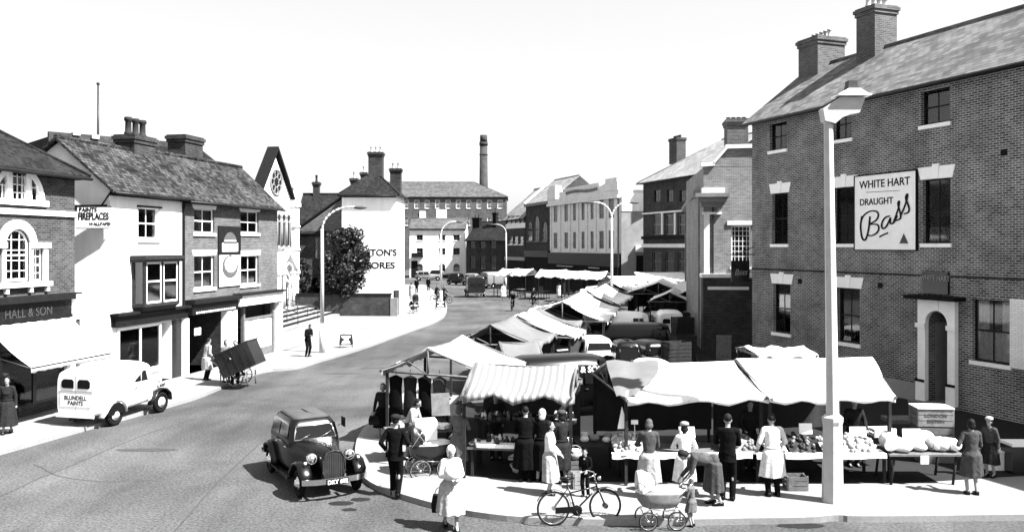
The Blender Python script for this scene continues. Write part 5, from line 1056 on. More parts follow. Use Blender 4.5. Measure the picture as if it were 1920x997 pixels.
# ---------------------------------------------------------------- hand cart on the left
g = G(443, 727); t = empty('hand_cart', (g.x, g.y, KZ), -.1, 'big black box hand cart tipped on its wheels in front of the brick house', 'hand cart')
m = MB(); bm_ = Matrix.Translation((.18, 0, .98)) @ Matrix.Rotation(-.42, 4, 'Y')
for a in ((-.72, .72, -.5, -.46, -.42, .5), (-.72, .72, .46, .5, -.42, .5), (-.72, -.68, -.46, .46, -.42, .5), (.68, .72, -.46, .46, -.42, .5), (-.68, .68, -.46, .46, -.42, -.38), (-.76, .76, -.53, .53, .5, .56)): m.box(*a)
for k in range(5): x = -.6+.3*k; m.box(x-.03, x+.03, -.53, -.5, -.42, .5)
m.v = [tuple(bm_ @ Vector(v)) for v in m.v]; m.build('box', 'dark_paint', t)
for y in (-.42, .42):
    m = MB(); m.torus((.12, y, .36), .34, .022, 'y', 24, 6)
    for k in range(10): a = 2*PI*k/10; m.tube((.12, y, .36), (.12+.34*math.cos(a), y, .36+.34*math.sin(a)), .012, n=5)
    m.ell((.12, y, .36), (.07, .06, .07)); m.build('wheel', 'wood_dark', t)
m = MB(); m.tube((.1, -.46, .4), (-.86, -.4, 1.0), .028); m.tube((.1, .46, .4), (-.86, .4, 1.0), .028); m.tube((-.86, -.42, 1.0), (-.86, .42, 1.0), .025); m.build('handle', 'wood_pale', t)
for y in (-.4, .4): m = MB(); m.tube((-.45, y, 0), (-.45, y, .7), .025); m.build('leg', 'wood_mid', t)
for y in (-.4, .4): m = MB(); m.tube((.62, y, 0), (.6, y, .55), .025); m.build('leg', 'wood_mid', t)
m = MB(); m.tube((.12, -.42, .36), (.12, .42, .36), .03); m.build('axle', 'metal_dark', t)

# pavement signs
def aboard(px, py, w, h, label, rz, s=1, text=None):
    g = Pz(px, py, KZ); t = empty('pavement_sign', (g.x, g.y, KZ), rz, label, 'sign')
    for q in (-1, 1):
        m = MB(); m.add([(-w/2, q*.22, .16), (w/2, q*.22, .16), (w/2*.85, q*.05, h), (-w/2*.85, q*.05, h), (-w/2, q*.22+.02, .16), (w/2, q*.22+.02, .16), (w/2*.85, q*.05+.02, h), (-w/2*.85, q*.05+.02, h)], [(0, 1, 2, 3), (4, 5, 6, 7), (0, 1, 5, 4), (1, 2, 6, 5), (2, 3, 7, 6), (3, 0, 4, 7)]); b = m.build('board', 'dark_paint', t)
        if q < 0:
            m = MB(); tl = math.atan2(.17, h-.16)
            for z, a in ((.25, .34), (.33, .3), (.8*h, .32), (.88*h, .36)): m.rbox((0, -.22+.17*(z-.16)/(h-.16)-.012, z), (a*2*w*.9, .006, .05), 0, 0, -tl)
            m.ell((0, -.17, (h+.16)/2+.02), (.13, .03, .09), 10, 6); m.build('marking', 'paper', b)
        for x in (-w/2+.03, w/2-.03): m = MB(); m.tube((x, q*.25, 0), (x*.9, q*.2, .2), .012); m.build('leg', 'metal_dark', t)
aboard(649, 651, .72, .68, 'small black folding notice with white lettering on the left pavement past the lamp', .15)
aboard(826, 579, .9, .7, 'grey folding notice on the rounded pavement tip under the distant lamp', .1)
# ---------------------------------------------------------------- market stalls
def stall(label, A, B, wl, wr, zr, ze, mat='canvas_white', posts=True, counter=None, zel=None, zer=None, sag=.12, val=.14, group='canvas market stalls', goods=0, frame=True, seed=1, back=None, calm=1.0, skew=0):
    """ridge from A to B; local x along the ridge, left eave at +y"""
    A, B = Vector(A[:2]), Vector(B[:2]); d = B-A; L = d.length; t = empty('market_stall', (A.x, A.y, 0), math.atan2(d.y, d.x), label, 'market stall', group); r = random.Random(seed)
    zel = ze if zel is None else zel; zer = ze if zer is None else zer
    n = max(10, int(L/.22)); K = 8; m = MB(); rows = []; ph = [r.random()*6 for _ in range(4)]
    for side, w, z1 in ((1, wl, zel), (-1, wr, zer)):
        rs = []
        for j in range(K+1):
            v = j/K; row = []
            for i in range(n+1):
                u = i/n; sg = sag*math.sin(PI*v)*(.6+.4*math.sin(PI*u)) + .05*calm*math.sin(2*PI*u*2.1+ph[0])*v + .035*calm*math.sin(2*PI*u*4.3+ph[1]+v*2)*v; dip = .09*min(1, calm)*math.sin(PI*u)*(1-v)
                row.append((u*L+(.05*math.sin(5*v+ph[2]))+(skew*u*v if side < 0 else 0), side*w*v, zr+(z1-zr)*v-sg-dip))
            rs.append(row)
        for j in (1, 2): rs.append([(p[0], side*(w+.02), p[2]-val*.5*j-.02*math.sin(i*1.3+ph[3])*j) for i, p in enumerate(rs[K])])
        if side == 1: rows = rs[::-1][:-1]
        else: rows += rs
    for j in range(len(rows)-1): m.add(rows[j]+rows[j+1], [(i, i+1, n+2+i, n+1+i) for i in range(n)], 0, True)
    o = m.build('canopy', mat, t); s = o.modifiers.new('s', 'SOLIDIFY'); s.thickness = .01
    if frame:
        m = MB(); m.tube((0, 0, zr-.05), (L, 0, zr-.14), .03); m.build('ridge_pole', 'wood_mid', t)
        for x in (.03, L-.03):
            m = MB(); zb = min(zel, zer)-.05; xk = x+(skew if x > L/2 else 0); m.tube((x, wl+.1, zel-.04), (xk, -wr-.05, zer-.04), .035, n=6); m.tube((x, 0, zr-.06), (x, wl, zel-.03), .028, n=6); m.tube((x, 0, zr-.06), (xk, -wr, zer-.03), .028, n=6)
            m.tube((x, 0, zr-.06), (x, 0, (zel+zer)/2-.04), .03, n=6); m.tube((x, 0, (zel+zer)/2-.04), (x, wl*.5, (zr+zel)/2-.04), .022, n=6); m.build('truss', 'wood_mid', t)
    if posts:
        for x in (.06, L-.06):
            for y, z in ((wl*.92, zel), (-wr*.92, zer)): m = MB(); m.rbox((x+(skew if x > L/2 and y < 0 else 0), y, z/2), (.07, .07, z-.08)); m.build('post', 'wood_dark', t)
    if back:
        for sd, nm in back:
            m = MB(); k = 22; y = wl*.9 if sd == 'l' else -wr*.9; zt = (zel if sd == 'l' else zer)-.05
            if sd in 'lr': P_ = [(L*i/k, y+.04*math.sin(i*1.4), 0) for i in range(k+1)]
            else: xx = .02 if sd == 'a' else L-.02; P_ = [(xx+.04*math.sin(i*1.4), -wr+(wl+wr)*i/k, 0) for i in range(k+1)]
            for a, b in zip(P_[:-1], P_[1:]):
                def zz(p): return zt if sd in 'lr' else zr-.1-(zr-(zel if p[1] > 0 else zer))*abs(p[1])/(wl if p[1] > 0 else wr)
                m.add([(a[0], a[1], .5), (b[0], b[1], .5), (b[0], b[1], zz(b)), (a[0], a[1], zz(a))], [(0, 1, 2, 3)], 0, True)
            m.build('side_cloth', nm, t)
    if counter:
        for (x0, x1, y0, y1, z, cm) in counter:
            m = MB(); m.box(x0, x1, y0, y1, z-.05, z); c = m.build('counter', cm, t)
            for a in (x0+.12, x1-.12):
                for b in (y0+.08, y1-.08): q = MB(); q.rbox((a, b, (z-.05)/2), (.06, .06, z-.052)); q.build('leg', 'wood_dark', c)
    t['L'] = L; return t
def Zs(px, py, z): p = Pz(px, py, z); return (p.x, p.y)
GOODS = []
def near(t, x, y, z): return Matrix.Translation(t.location) @ Matrix.Rotation(t.rotation_euler[2], 4, 'Z') @ Vector((x, y, z))
# S1 left white stall
s1 = stall('white gabled stall with open timber end at the left corner of the market', Zs(802, 651, 2.75), (-1.55, 26.6), 1.3, 2.0, 2.75, 2.1, 'canvas_white', zer=1.98, counter=[(.1, 3.0, .25, 1.1, .85, 'wood_mid')], seed=2, back=[('r', 'canvas_shade')])
# S2 striped stall : ridge runs left-right
s2 = stall('striped canopy stall crowded with small goods in the middle foreground', (-.98, 21.35), (1.6, 21.0), 1.75, 1.6, 2.62, 2.1, 'canvas_stripe', zel=2.0, sag=.16, counter=[(.1, 2.6, -1.35, -.45, .8, 'wood_mid'), (.1, 2.6, -.4, .0, 1.25, 'wood_dark')], seed=4, back=[('l', 'canvas_shade')])
# S3 and S4 long white fruit stall
s3 = stall('left half of the long white fruit stall, canopy with a grey draped patch', (2.35, 21.4), (5.62, 21.7), 1.9, 2.2, 2.6, 2.08, 'canvas_white', sag=.07, calm=.4, counter=[(-.1, 3.2, -2.25, -1.2, .82, 'wood_mid')], seed=6, back=[('l', 'canvas_shade')])
s4 = stall('right half of the long white fruit stall beside the lamp column', (5.66, 21.7), (9.25, 22.0), 1.9, 2.35, 2.66, 2.08, 'canvas_white', sag=.05, calm=.3, skew=-.62, counter=[(.0, 2.75, -2.55, -1.45, .82, 'wood_mid')], seed=9, back=[('l', 'canvas_shade')])
m = MB()
rows = []
for j in range(7):
    v = j/6; rows.append([(2.36+(1.3-.75*v+.12*math.sin(v*5))*u, 21.38-2.12*v, 2.62-.52*v-.055*math.sin(PI*v)+.03*math.sin(u*9)+.02) for u in [i/6 for i in range(7)]])
for j in range(6): m.add(rows[j]+rows[j+1], [(i, i+1, 8+i, 7+i) for i in range(6)], 0, True)
o = m.build('canvas_patch', 'canvas_grey', None); o.location = (0, 0, 0)
o.parent = s3; o.matrix_parent_inverse = (Matrix.Translation(s3.location) @ Matrix.Rotation(s3.rotation_euler[2], 4, 'Z')).inverted()
# a further flat canopy behind the fruit stall
stall('low flat white canopy behind the right half of the fruit stall', (7.4, 27.0), (9.3, 27.1), 1.0, 1.0, 2.36, 2.2, 'canvas_white', seed=12, sag=.04)
# middle row
stall('grey canvas gabled stall, second up the square', (-.77, 30.3), (.06, 34.1), 1.6, 1.75, 2.75, 2.05, 'canvas_grey', seed=14, sag=.2, counter=[(.3, 3.4, -.8, .6, .8, 'wood_mid')], back=[('b', 'canvas_shade')])
stall('grey lean-to canvas hung against the grey gabled stall', (-.4, 28.4), (.9, 28.9), .8, 1.1, 2.35, 1.9, 'canvas_grey', zer=1.2, seed=15, sag=.1)
stall('white gabled stall next beyond the grey one', (.22, 34.4), (.95, 37.6), 1.5, 2.3, 2.75, 2.0, 'canvas_white', zer=1.9, seed=16, sag=.22, counter=[(.3, 2.8, -1.4, .6, .8, 'wood_mid')], back=[('r', 'canvas_shade')])
stall('patched grey-white stall at the road edge, fourth up the square', (.95, 38.2), (1.5, 41.2), 1.5, 2.0, 2.7, 2.0, 'canvas_grey', seed=17, sag=.25)
stall('broad white gabled stall with open dark end, fifth up the square', (2.35, 40.0), (4.16, 49.6), 2.6, 2.1, 2.95, 2.05, 'canvas_white', seed=18, sag=.25, counter=[(.3, 6, -1.2, 1.2, .8, 'wood_mid')], back=[('r', 'canvas_white'), ('b', 'canvas_shade')])
stall('long white canopy stretching to the foot of the double-armed lamp', (4.5, 51), (6.6, 60), 2.4, 1.9, 2.9, 2.05, 'canvas_white', seed=19, sag=.3, counter=[(.3, 7, -1.2, 1.2, .8, 'wood_mid')])
stall('white canopy stall behind the double-armed lamp', (7.3, 63), (8.9, 71), 2.6, 2.2, 2.9, 2.1, 'canvas_white', seed=20, sag=.3)
# right hand block of stalls
stall('white gabled stall with open dark end right of the double-armed lamp', (10.3, 60), (12.6, 71), 2.3, 2.0, 3.0, 2.2, 'canvas_white', seed=21, sag=.1, calm=.4, counter=[(.3, 8, -1.2, 1.2, .8, 'wood_mid')], back=[('b', 'canvas_shade'), ('l', 'canvas_shade')])
stall('white stall against the shaded wall at the right of the yard', (12.2, 56), (13.3, 66), 1.7, 1.3, 2.9, 2.2, 'canvas_white', seed=22, sag=.1, calm=.4, counter=[(.3, 8, -.8, 1.0, .8, 'wood_mid')], back=[('b', 'canvas_shade')])
stall('small white stall nearest the bank wing', (9.8, 53), (11.1, 58.5), 1.3, 1.2, 2.7, 2.1, 'canvas_white', seed=23, sag=.1, calm=.4, counter=[(.3, 5, -.8, .8, .8, 'wood_mid')], back=[('b', 'canvas_shade'), ('r', 'canvas_shade')])
stall('long level white canopy across the back of the yard below the hipped building', (11.4, 80), (16.2, 80.6), 2.0, 2.4, 3.1, 2.45, 'canvas_white', seed=24, sag=.08, calm=.3, counter=[(.3, 4.5, -2.2, -1.0, .8, 'wood_mid')], back=[('l', 'canvas_shade')])
stall('short white canopy joining the level back canopy to the lamp post stalls', (8.4, 75), (11.2, 76), 1.8, 2.2, 2.9, 2.3, 'canvas_white', seed=25, sag=.08, calm=.3, back=[('l', 'canvas_shade')])
# far row
for i, (pa, pb, ya, lb) in enumerate(((942, 968, 92, 'leftmost white stall of the far row'), (970, 1000, 92, 'second white stall of the far row, joined to the leftmost'), (1012, 1062, 88, 'middle white stall of the far row'), (1064, 1100, 84, 'fourth white stall of the far row'), (1100, 1140, 82, 'rightmost white stall of the far row near the double-armed lamp'))):
    a, c = gp(pa, ya+2), gp(pb, ya+1.2); stall(lb, a, c, 1.7, 2.2, 3.1, 2.45, 'canvas_white', seed=30+i, sag=.12, counter=[(.2, 1.3, -1.8, -.6, .9, 'wood_mid')], back=[('l', 'canvas_shade')])
    
# ---------------------------------------------------------------- goods
def obj_on(name, mb, mat, loc, label, cat, group=None, rz=0):
    o = mb.build(name, mat); o.location = loc; o.rotation_euler = (0, 0, rz); return tag(o, label, cat, group)
# fruit : individual fruits heaped on the long counters, plus the mass below them
fm = MB(); fm.ell((0, 0, 0), (.046, .046, .043), 9, 6); FR = {k: fm.data('fruit', k) for k in ('fruit_pale', 'fruit_mid', 'fruit_dark')}
first = {}
heaps = [(2.32, 3.12, 'fruit_pale', 'pale round fruit heaped at the left end of the long fruit counter'), (4.75, 5.55, 'fruit_mid', 'darker round fruit heaped behind the man in black'), (5.75, 6.25, 'fruit_pale', 'small pale fruit heaped left of the lamp column'), (6.30, 6.9, 'fruit_dark', 'dark fruit heaped beside the lamp column'), (7.05, 8.3, 'fruit_pale', 'round fruit heaped right of the lamp column')]
cnt = [55, 50, 40, 45, 100]
for (x0, x1, mt, lb), k in zip(heaps, cnt):
    hm = MB(); w = x1-x0; nx, ny = int(w/.07), 10
    def hz(u, v): return .82+.02+.30*math.sin(PI*min(.93, .12+u*.8))**.5*min(1, v*1.35)
    rows = [[(x0+w*i/nx, 19.24+.62*j/ny, hz(i/nx, j/ny)-.02+R.random()*.03) for i in range(nx+1)] for j in range(ny+1)]
    for j in range(ny): hm.add(rows[j]+rows[j+1], [(i, i+1, nx+2+i, nx+1+i) for i in range(nx)], 0, False)
    o = hm.build('fruit_heap', mt); o['kind'] = 'stuff'; o['label'] = 'mass of fruit under: '+lb
    for i in range(k):
        u, v = R.random(), R.random()**.8; o = bpy.data.objects.new('fruit', FR[mt if R.random() > .25 else 'fruit_mid']); COL.objects.link(o); s = .85+.3*R.random(); o.scale = (s, s, s)
        o.location = (x0+w*u, 19.26+.58*v, hz(u, v)+.03); tag(o, lb, 'fruit', lb)
# white price cards, boards and boxes on the fruit stall
def card(px, py, w, h, z, label, group=None, rz=0, mat='paper', Y=None):
    x = (px-960)*(Y or 19.7)/F; m = MB(); m.box(-w/2, w/2, -.006, .006, 0, h); m.tube((0, .012, -.25), (0, .012, h*.6), .008, n=5); o = obj_on('price_card', m, mat, (x, Y or 19.7, z), label, 'card', group, rz); o.rotation_euler = (-.15, 0, rz)
card(1511, 810, .30, .24, 1.18, 'white price card with a small mark standing on the fruit left of the lamp column')
card(1609, 815, .38, .24, 1.10, 'larger white price card standing right of the lamp column')
card(1190, 800, .16, .1, 1.4, 'tiny white card hanging at the left end of the fruit stall')
m = MB(); m.box(0, 3.28, -.02, .0, .62, .86)
for i, (x0, x1) in enumerate(((2.25, 3.15), (3.3, 4.05), (4.3, 5.4), (5.5, 6.1), (6.15, 8.42))):
    m = MB(); n = 12
    for k in range(n): a, c = x0+(x1-x0)*k/n, x0+(x1-x0)*(k+1)/n; m.quad((a, 19.17, .845), (c, 19.17, .845), (c, 19.155, .74-.015*math.sin(k+1)), (a, 19.155, .74-.015*math.sin(k))); m.quad((a, 19.17, .845), (c, 19.17, .845), (c, 19.3, .85), (a, 19.3, .85))
    o = m.build('counter_paper', 'paper'); tag(o, ['white paper edging at the left end of the fruit counter', 'white paper edging between the two women at the fruit counter', 'white paper edging before the man in the black suit', 'white paper edging beside the white-coated man', 'long white paper edging right of the white-coated man'][i], 'paper', 'paper edging along the fruit counter')
LATER = []
for i in range(16):
    s_ = .07+.07*R.random(); GX, GYY = 8.55+1.6*R.random(), 19.3+.6*R.random()
    LATER.append((GX, GYY, .82+.10*R.random(), s_, i))
# table of wrapped produce to the right
t = empty('trestle_table', (9.45, 19.7, KZ), .0, 'low trestle table of white wrapped produce at the right end of the stalls', 'table')
m = MB(); m.box(-.95, .75, -.5, .5, .66, .70); m.build('tabletop', 'wood_mid', t)
for x in (-.8, .6):
    for y in (-.4, .4): m = MB(); m.tube((x-.08, y, 0), (x, y, .66), .03); m.build('leg', 'wood_dark', t)
def sack(loc, s, label, group, mat='cloth_white', seed=0):
    r = random.Random(seed); m = MB(); n, K = 16, 9
    rings = []
    for j in range(K+1):
        a = PI*(j+.3)/(K+.6); rings.append([((s[0]*math.sin(a)**.7*(1+.12*math.sin(3*b+seed)+.06*math.sin(7*b+j)))*math.cos(b), (s[1]*math.sin(a)**.7*(1+.1*math.sin(4*b+seed)))*math.sin(b), s[2]*(1-math.cos(a))*.5*2*(1+.05*math.sin(5*b+seed))) for b in [2*PI*i/n for i in range(n)]])
    m.loft(rings); o = m.build('wrapped_bundle', mat); o.location = loc; return tag(o, label, 'bundle', group)
for i, (x, y, z, s, lb) in enumerate(((8.9, 19.5, .82, (.26, .24, .12), 'white wrapped bundle at the left of the trestle table'), (9.35, 19.65, .82, (.24, .26, .10), 'white wrapped bundle in the middle of the trestle table'), (9.85, 19.6, .82, (.26, .24, .15), 'tallest white wrapped bundle at the right of the trestle table'), (9.6, 19.95, .82, (.24, .2, .19), 'white wrapped bundle at the back of the trestle table'), (8.75, 19.85, .82, (.2, .2, .2), 'white wrapped bundle next to the stall post'))): sack((x, y, z), s, lb, 'white bundles on the trestle table', seed=i)
for gx_, gy_, gz_, s_, i in LATER: sack((gx_, gy_, gz_), (s_, s_*.9, s_*.9), 'small pale lump of produce among the white bundles on the trestle table', 'small produce on the trestle table', 'paper' if i % 4 else 'fruit_mid', i+90)
card(1710, 800, .42, .3, .95, 'large blank white card leaning on the bundles of the trestle table', Y=19.9)
m = MB(); m.box(-.09, .09, -.01, .01, 0, .18); obj_on('price_tag', m, 'paper', ((1735-960)*19.15/F, 19.18, .62), 'small square white tag hanging below the edge of the trestle table', 'card')
def crate(loc, s, label, mat='wood_pale', rz=0, slats=3, name='crate', group=None, cat='crate'):
    t = empty(name, loc, rz, label, cat, group); w, d, h = s; m = MB()
    for k in range(slats):
        z0, z1 = h*k/slats+.008, h*(k+1)/slats-.008
        m.box(-w/2, w/2, -d/2, -d/2+.015, z0, z1); m.box(-w/2, w/2, d/2-.015, d/2, z0, z1); m.box(-w/2, -w/2+.015, -d/2+.016, d/2-.016, z0, z1); m.box(w/2-.015, w/2, -d/2+.016, d/2-.016, z0, z1)
    m.box(-w/2+.016, w/2-.016, -d/2+.016, d/2-.016, 0, .015); m.build('slats', mat, t)
    for a in (-1, 1):
        for b in (-1, 1): m = MB(); m.box(a*(w/2+.012)-.014, a*(w/2+.012)+.014, b*(d/2-.04)-.03, b*(d/2-.04)+.03, 0, h); m.build('batten', mat, t)
    return t
x = (1746-960)*21.5/F
c = crate((x, 21.5, 1.0+.02), (.84, .6, .44), 'large stencilled wooden crate on top of another behind the trestle table', 'wood_pale', -.1); m = MB(); m.box(-.44, .44, -.32, .32, .445, .47); m.build('lid', 'paper', c)
for z_ in (.28, .14): lettering('LONDON' if z_ > .2 else 'BRITISH', .11, c, (0, -.304, z_), 'ink_grey', sx=1.1, bold=.002, ext=.002)
crate((x+.02, 21.5, KZ), (.8, .6, .88), 'tall plain crate supporting the stencilled crate', 'wood_mid', -.08, 5)
crate(((1490-960)*19.0/F, 18.95, KZ), (.42, .35, .32), 'small slatted wooden box on the ground beside the white-coated man', 'wood_mid', .0, 3)
x = (1660-960)*20.8/F; crate((x-.05, 20.9, .87), (.5, .4, .2), 'shallow box of white produce behind the fruit counter near the stall post', 'paper', .1, 2)
m = MB(); m.box(-.31, .31, -.2, .2, 0, .42); m.box(-.33, .33, -.22, .22, .42, .46); obj_on('white_box', m, 'paint_white', ((1873-960)*20.6/F, 20.7, KZ), 'plain white box on the pavement beside the dark bin at the right edge', 'box')
t = empty('bin', ((1915-960)*20.3/F, 20.4, KZ), 0, 'dark square bin with white lid at the far right edge of the pavement', 'bin')
m = MB(); m.box(-.29, .29, -.25, .25, 0, .66); m.build('body', 'dark_paint', t); m = MB(); m.box(-.32, .32, -.28, .28, .66, .72); m.build('lid', 'paint_white', t)
m = MB(); m.box(-.7, .7, -.35, .35, 0, .1); obj_on('board_heap', m, 'wood_mid', ((1712-960)*23.5/F, 23.6, KZ+.55), 'flat boards laid across low trestles left of the stencilled crate', 'boards'); 
# crowded goods on the striped stall
kinds = []
def jar():
    m = MB(); h = .12+.1*R.random(); r_ = .035+.02*R.random(); m.lathe([(r_, 0), (r_, h*.7), (r_*.6, h*.82), (r_*.6, h)], (0, 0, 0), 10); return m, 'jar'
def box_():
    m = MB(); m.box(-.08, .08, -.06, .06, 0, .08+.08*R.random()); return m, 'packet'
def bowl_():
    m = MB(); m.lathe([(.04, 0), (.09, .05), (.1, .07), (.085, .065), (.03, .02)], (0, 0, 0), 12); return m, 'bowl'
protos = [(*f(), mt) for f in (jar, box_, bowl_, jar, box_) for mt in ('paper', 'fruit_mid', 'fruit_dark', 'glazed')] if False else None
meshes = []
for f in (jar, box_, bowl_, jar):
    for mt in ('paper', 'ink_grey', 'fruit_mid', 'dark_paint'): m, nm = f(); meshes.append((m.data(nm, mt), nm, mt))
LAB = {'jar': 'small jar standing among the goods of the striped stall', 'packet': 'small packet lying among the goods of the striped stall', 'bowl': 'small open bowl among the goods of the striped stall'}
for i in range(130):
    tier = R.random(); x = .15+2.4*R.random()
    if tier < .55: y, z = -1.3+.8*R.random(), .8+KZ*0
    else: y, z = -.36+.32*R.random(), 1.25
    me, nm, mt = R.choice(meshes); o = bpy.data.objects.new(nm, me); COL.objects.link(o); p = near(s2, x, y, z+.002); o.location = p; o.rotation_euler = (0, 0, R.random()*3); tag(o, LAB[nm], nm, nm+'s on the striped stall')
for i in range(6):
    crate(near(s2, .5+.34*i, -1.28, .805), (.28, .22, .1), 'shallow white tray on the front of the striped stall counter', 'paper', s2.rotation_euler[2], 1, 'tray', 'trays on the striped stall', 'tray')
m = MB(); m.lathe([(.13, 0), (.2, .16), (.21, .18), (.17, .17), (.12, .03)], (0, 0, 0), 16); obj_on('basin', m, 'paint_white', (G(972, 892).x, 20.4, KZ), 'white basin on the ground under the striped stall', 'basin')
# second tier stall to the right of the striped one with parcels and baskets
t = empty('trestle_table', (2.0, 20.3, KZ), .1, 'dark trestle table of parcels right of the striped stall', 'table'); m = MB(); m.box(-.5, .5, -.5, .5, .74, .78); m.build('tabletop', 'wood_dark', t)
for a in (-.42, .42):
    for b_ in (-.42, .42): m = MB(); m.tube((a, b_, 0), (a, b_, .74), .03); m.build('leg', 'wood_dark', t)
for i, (dx, dy, s) in enumerate(((-.3, -.2, .10), (-.05, -.1, .11), (.22, -.25, .09), (.3, .15, .1), (-.25, .25, .1))): sack((2.0+dx, 20.3+dy, KZ+.785), (s, s*.9, s*.7), 'pale wrapped parcel on the dark table right of the striped stall', 'parcels on the dark trestle table', 'wicker' if i % 2 else 'cloth_white', i+40)
def basket(loc, r, h, label, eggs=False):
    t = empty('basket', loc, 0, label, 'basket'); m = MB(); m.lathe([(r*.8, 0), (r*.95, h*.5), (r, h), (r*.92, h), (r*.75, .03), (.01, .02)], (0, 0, 0), 18); m.build('wicker', 'wicker', t)
    m = MB(); pts = [(r*.95*math.cos(a), 0, h+.16*math.sin(a)) for a in [PI*k/10 for k in range(11)]]; m.path(pts, .01, 6); m.build('handle', 'wicker', t)
x = (1078-960)*19.6/F; crate((x, 19.6, KZ), (.36, .3, .5), 'upright slatted crate holding a basket of pale loaves near the boy', 'wood_mid', 0, 5)
basket((x, 19.6, KZ+.52), .17, .14, 'round basket heaped with pale loaves on the crate near the boy')
for i in range(7): a = i*.9; m = MB(); m.ell((0, 0, 0), (.05, .035, .035), 10, 6); obj_on('bread_roll', m, 'paper', (x+.09*math.cos(a), 19.6+.09*math.sin(a), KZ+.70), 'pale roll in the round basket near the boy', 'bread', 'rolls in the round basket')
x = (1087-960)*19.0/F; crate((x, 19.05, KZ), (.3, .26, .36), 'small banded tub crate on the pavement behind the bicycle', 'wood_pale', .2, 4)
# things on the left stall
m = MB(); m.rbox((0, 0, .3), (.5, .03, .6), 0, 0, -.25); obj_on('display_board', m, 'wood_mid', ((826-960)*23.0/F, 23.0, .95), 'tall leaning board on the counter of the left white stall', 'board', None, .3)
def heap_boxes(n, xr, yr, z, mats, label, group, seed, size=.22):
    r = random.Random(seed)
    for i in range(n):
        m = MB(); m.rbox((0, 0, 0), (size*(.6+.6*r.random()), size*(.5+.5*r.random()), size*(.3+.4*r.random())), r.random()*3); o = m.build('parcel', r.choice(mats)); o.location = (xr[0]+(xr[1]-xr[0])*r.random(), yr[0]+(yr[1]-yr[0])*r.random(), z+size*.25+size*.35*r.random()); tag(o, label, 'parcel', group)
t = empty('trestle_table', (-2.35, 21.7, KZ), .3, 'table of folded cloth and parcels before the left white stall', 'table'); m = MB(); m.box(-.85, .9, -.45, .45, .72, .76); m.build('tabletop', 'wood_mid', t)
for a in (-.78, .82):
    for b_ in (-.38, .38): m = MB(); m.tube((a, b_, 0), (a, b_, .72), .03); m.build('leg', 'wood_dark', t)
heap_boxes(16, (-3.0, -1.65), (21.4, 22.0), KZ+.76, ['paper', 'cloth_pale', 'fruit_mid'], 'folded parcel on the table before the left white stall', 'parcels on the left table', 5)
m = MB(); m.rbox((0, 0, .23), (.52, .4, .46), 0); obj_on('white_box', m, 'paint_white', ((797-960)*20.35/F, 20.35, .86+KZ*.5), 'square white box riding on the dark pram by the left stall', 'box', None, .25)
# parcels and boxes in the yard stalls far right
heap_boxes(14, (8.7, 11.3), (52.0, 54.5), .85, ['paper', 'cloth_pale', 'paint_grey'], 'pale carton stacked on the counter near the bank wing', 'cartons on the yard counters', 8, .7)
for t_, zz in ((near(s1, 1.6, .7, .86), 1),): heap_boxes(8, (t_.x-.5, t_.x+.5), (t_.y-1, t_.y+1), .86, ['paper', 'cloth_grey'], 'pale parcel on the counter inside the left white stall', 'parcels in the left white stall', 11, .25)
# clothes hanging in the left white stall
for i in range(4):
    p = near(s1, .05+.0*i, .95-.42*i, 0); m = MB(); n = 14; rings = []
    for z, w, dpt in ((.0, .20, .07), (.3, .19, .08), (.75, .17, .07), (1.05, .2, .06), (1.12, .05, .03)): rings.append([(w*math.cos(2*PI*k/n)*(1+.12*math.sin(5*k)), dpt*math.sin(2*PI*k/n), z) for k in range(n)])
    m.loft(rings); m.tube((0, 0, 1.1), (0, 0, 1.3), .008); obj_on('hanging_coat', m, ['cloth_black', 'cloth_dark', 'cloth_black', 'cloth_mid'][i], (p.x, p.y+.1, .82), ['black coat hanging leftmost in the open end of the left stall', 'dark coat hanging second in the open end of the left stall', 'black coat hanging third in the open end of the left stall', 'grey coat hanging rightmost in the open end of the left stall'][i], 'coat', 'coats hanging in the left white stall', s1.rotation_euler[2]-PI/2)
m = MB(); m.prism([(-.1, 0, .0), (.14, 0, .0), (0, 0, .5)], (0, .05, 0)); obj_on('paper_bags', m, 'paper', ((1167-960)*19.4/F, 19.45, 1.35), 'bunch of white paper bags hanging at the left corner of the fruit stall', 'paper bags')
# slatted crates stacked dark in the yard
for i in range(8): crate(((1268-960)*30.5/F, 30.5, .02+.262*i), (.85, .6, .26), 'dark slatted crate in the stack right of the small white van', 'wood_dark', .05*i, 2, 'crate', 'stack of dark slatted crates in the yard')
for i, (px, Y) in enumerate(((1280, 44), (1286, 51), (1281, 38))):
    for k in range(5 if i else 6): crate(((px-960)*Y/F, Y, .02+.31*k), (.95, .7, .3), ['dark crate stacked beside the long black van', 'dark crate stacked by the area wall', 'dark crate stacked beyond the nearer crate stack'][i], 'wood_dark', .07*k, 2, 'crate', ['crates beside the long black van', 'crates by the area wall', 'crates beyond the nearer stack'][i])
# low wall with stone coping along the bank
wl_ = Bld('area_wall', 'low stone-coped wall running along the side of the bank', 'wall', (12.3, 62), (10.3, 47.5), .3, 1.0, 'brick_dark'); wl_.part('coping', 'stone_white', [(-.05, wl_.L+.05, -.06, .36, 1.003, 1.1)]); wl_.finish()
m = MB(); m.rbox((0, 0, .6), (.7, .04, 1.2), 0, 0, -.2); obj_on('leaning_board', m, 'wood_mid', ((1357-960)*40.5/F, 40.5, .1), 'plain board leaning on the dark forecourt wall of the bank', 'board', None, -.3)
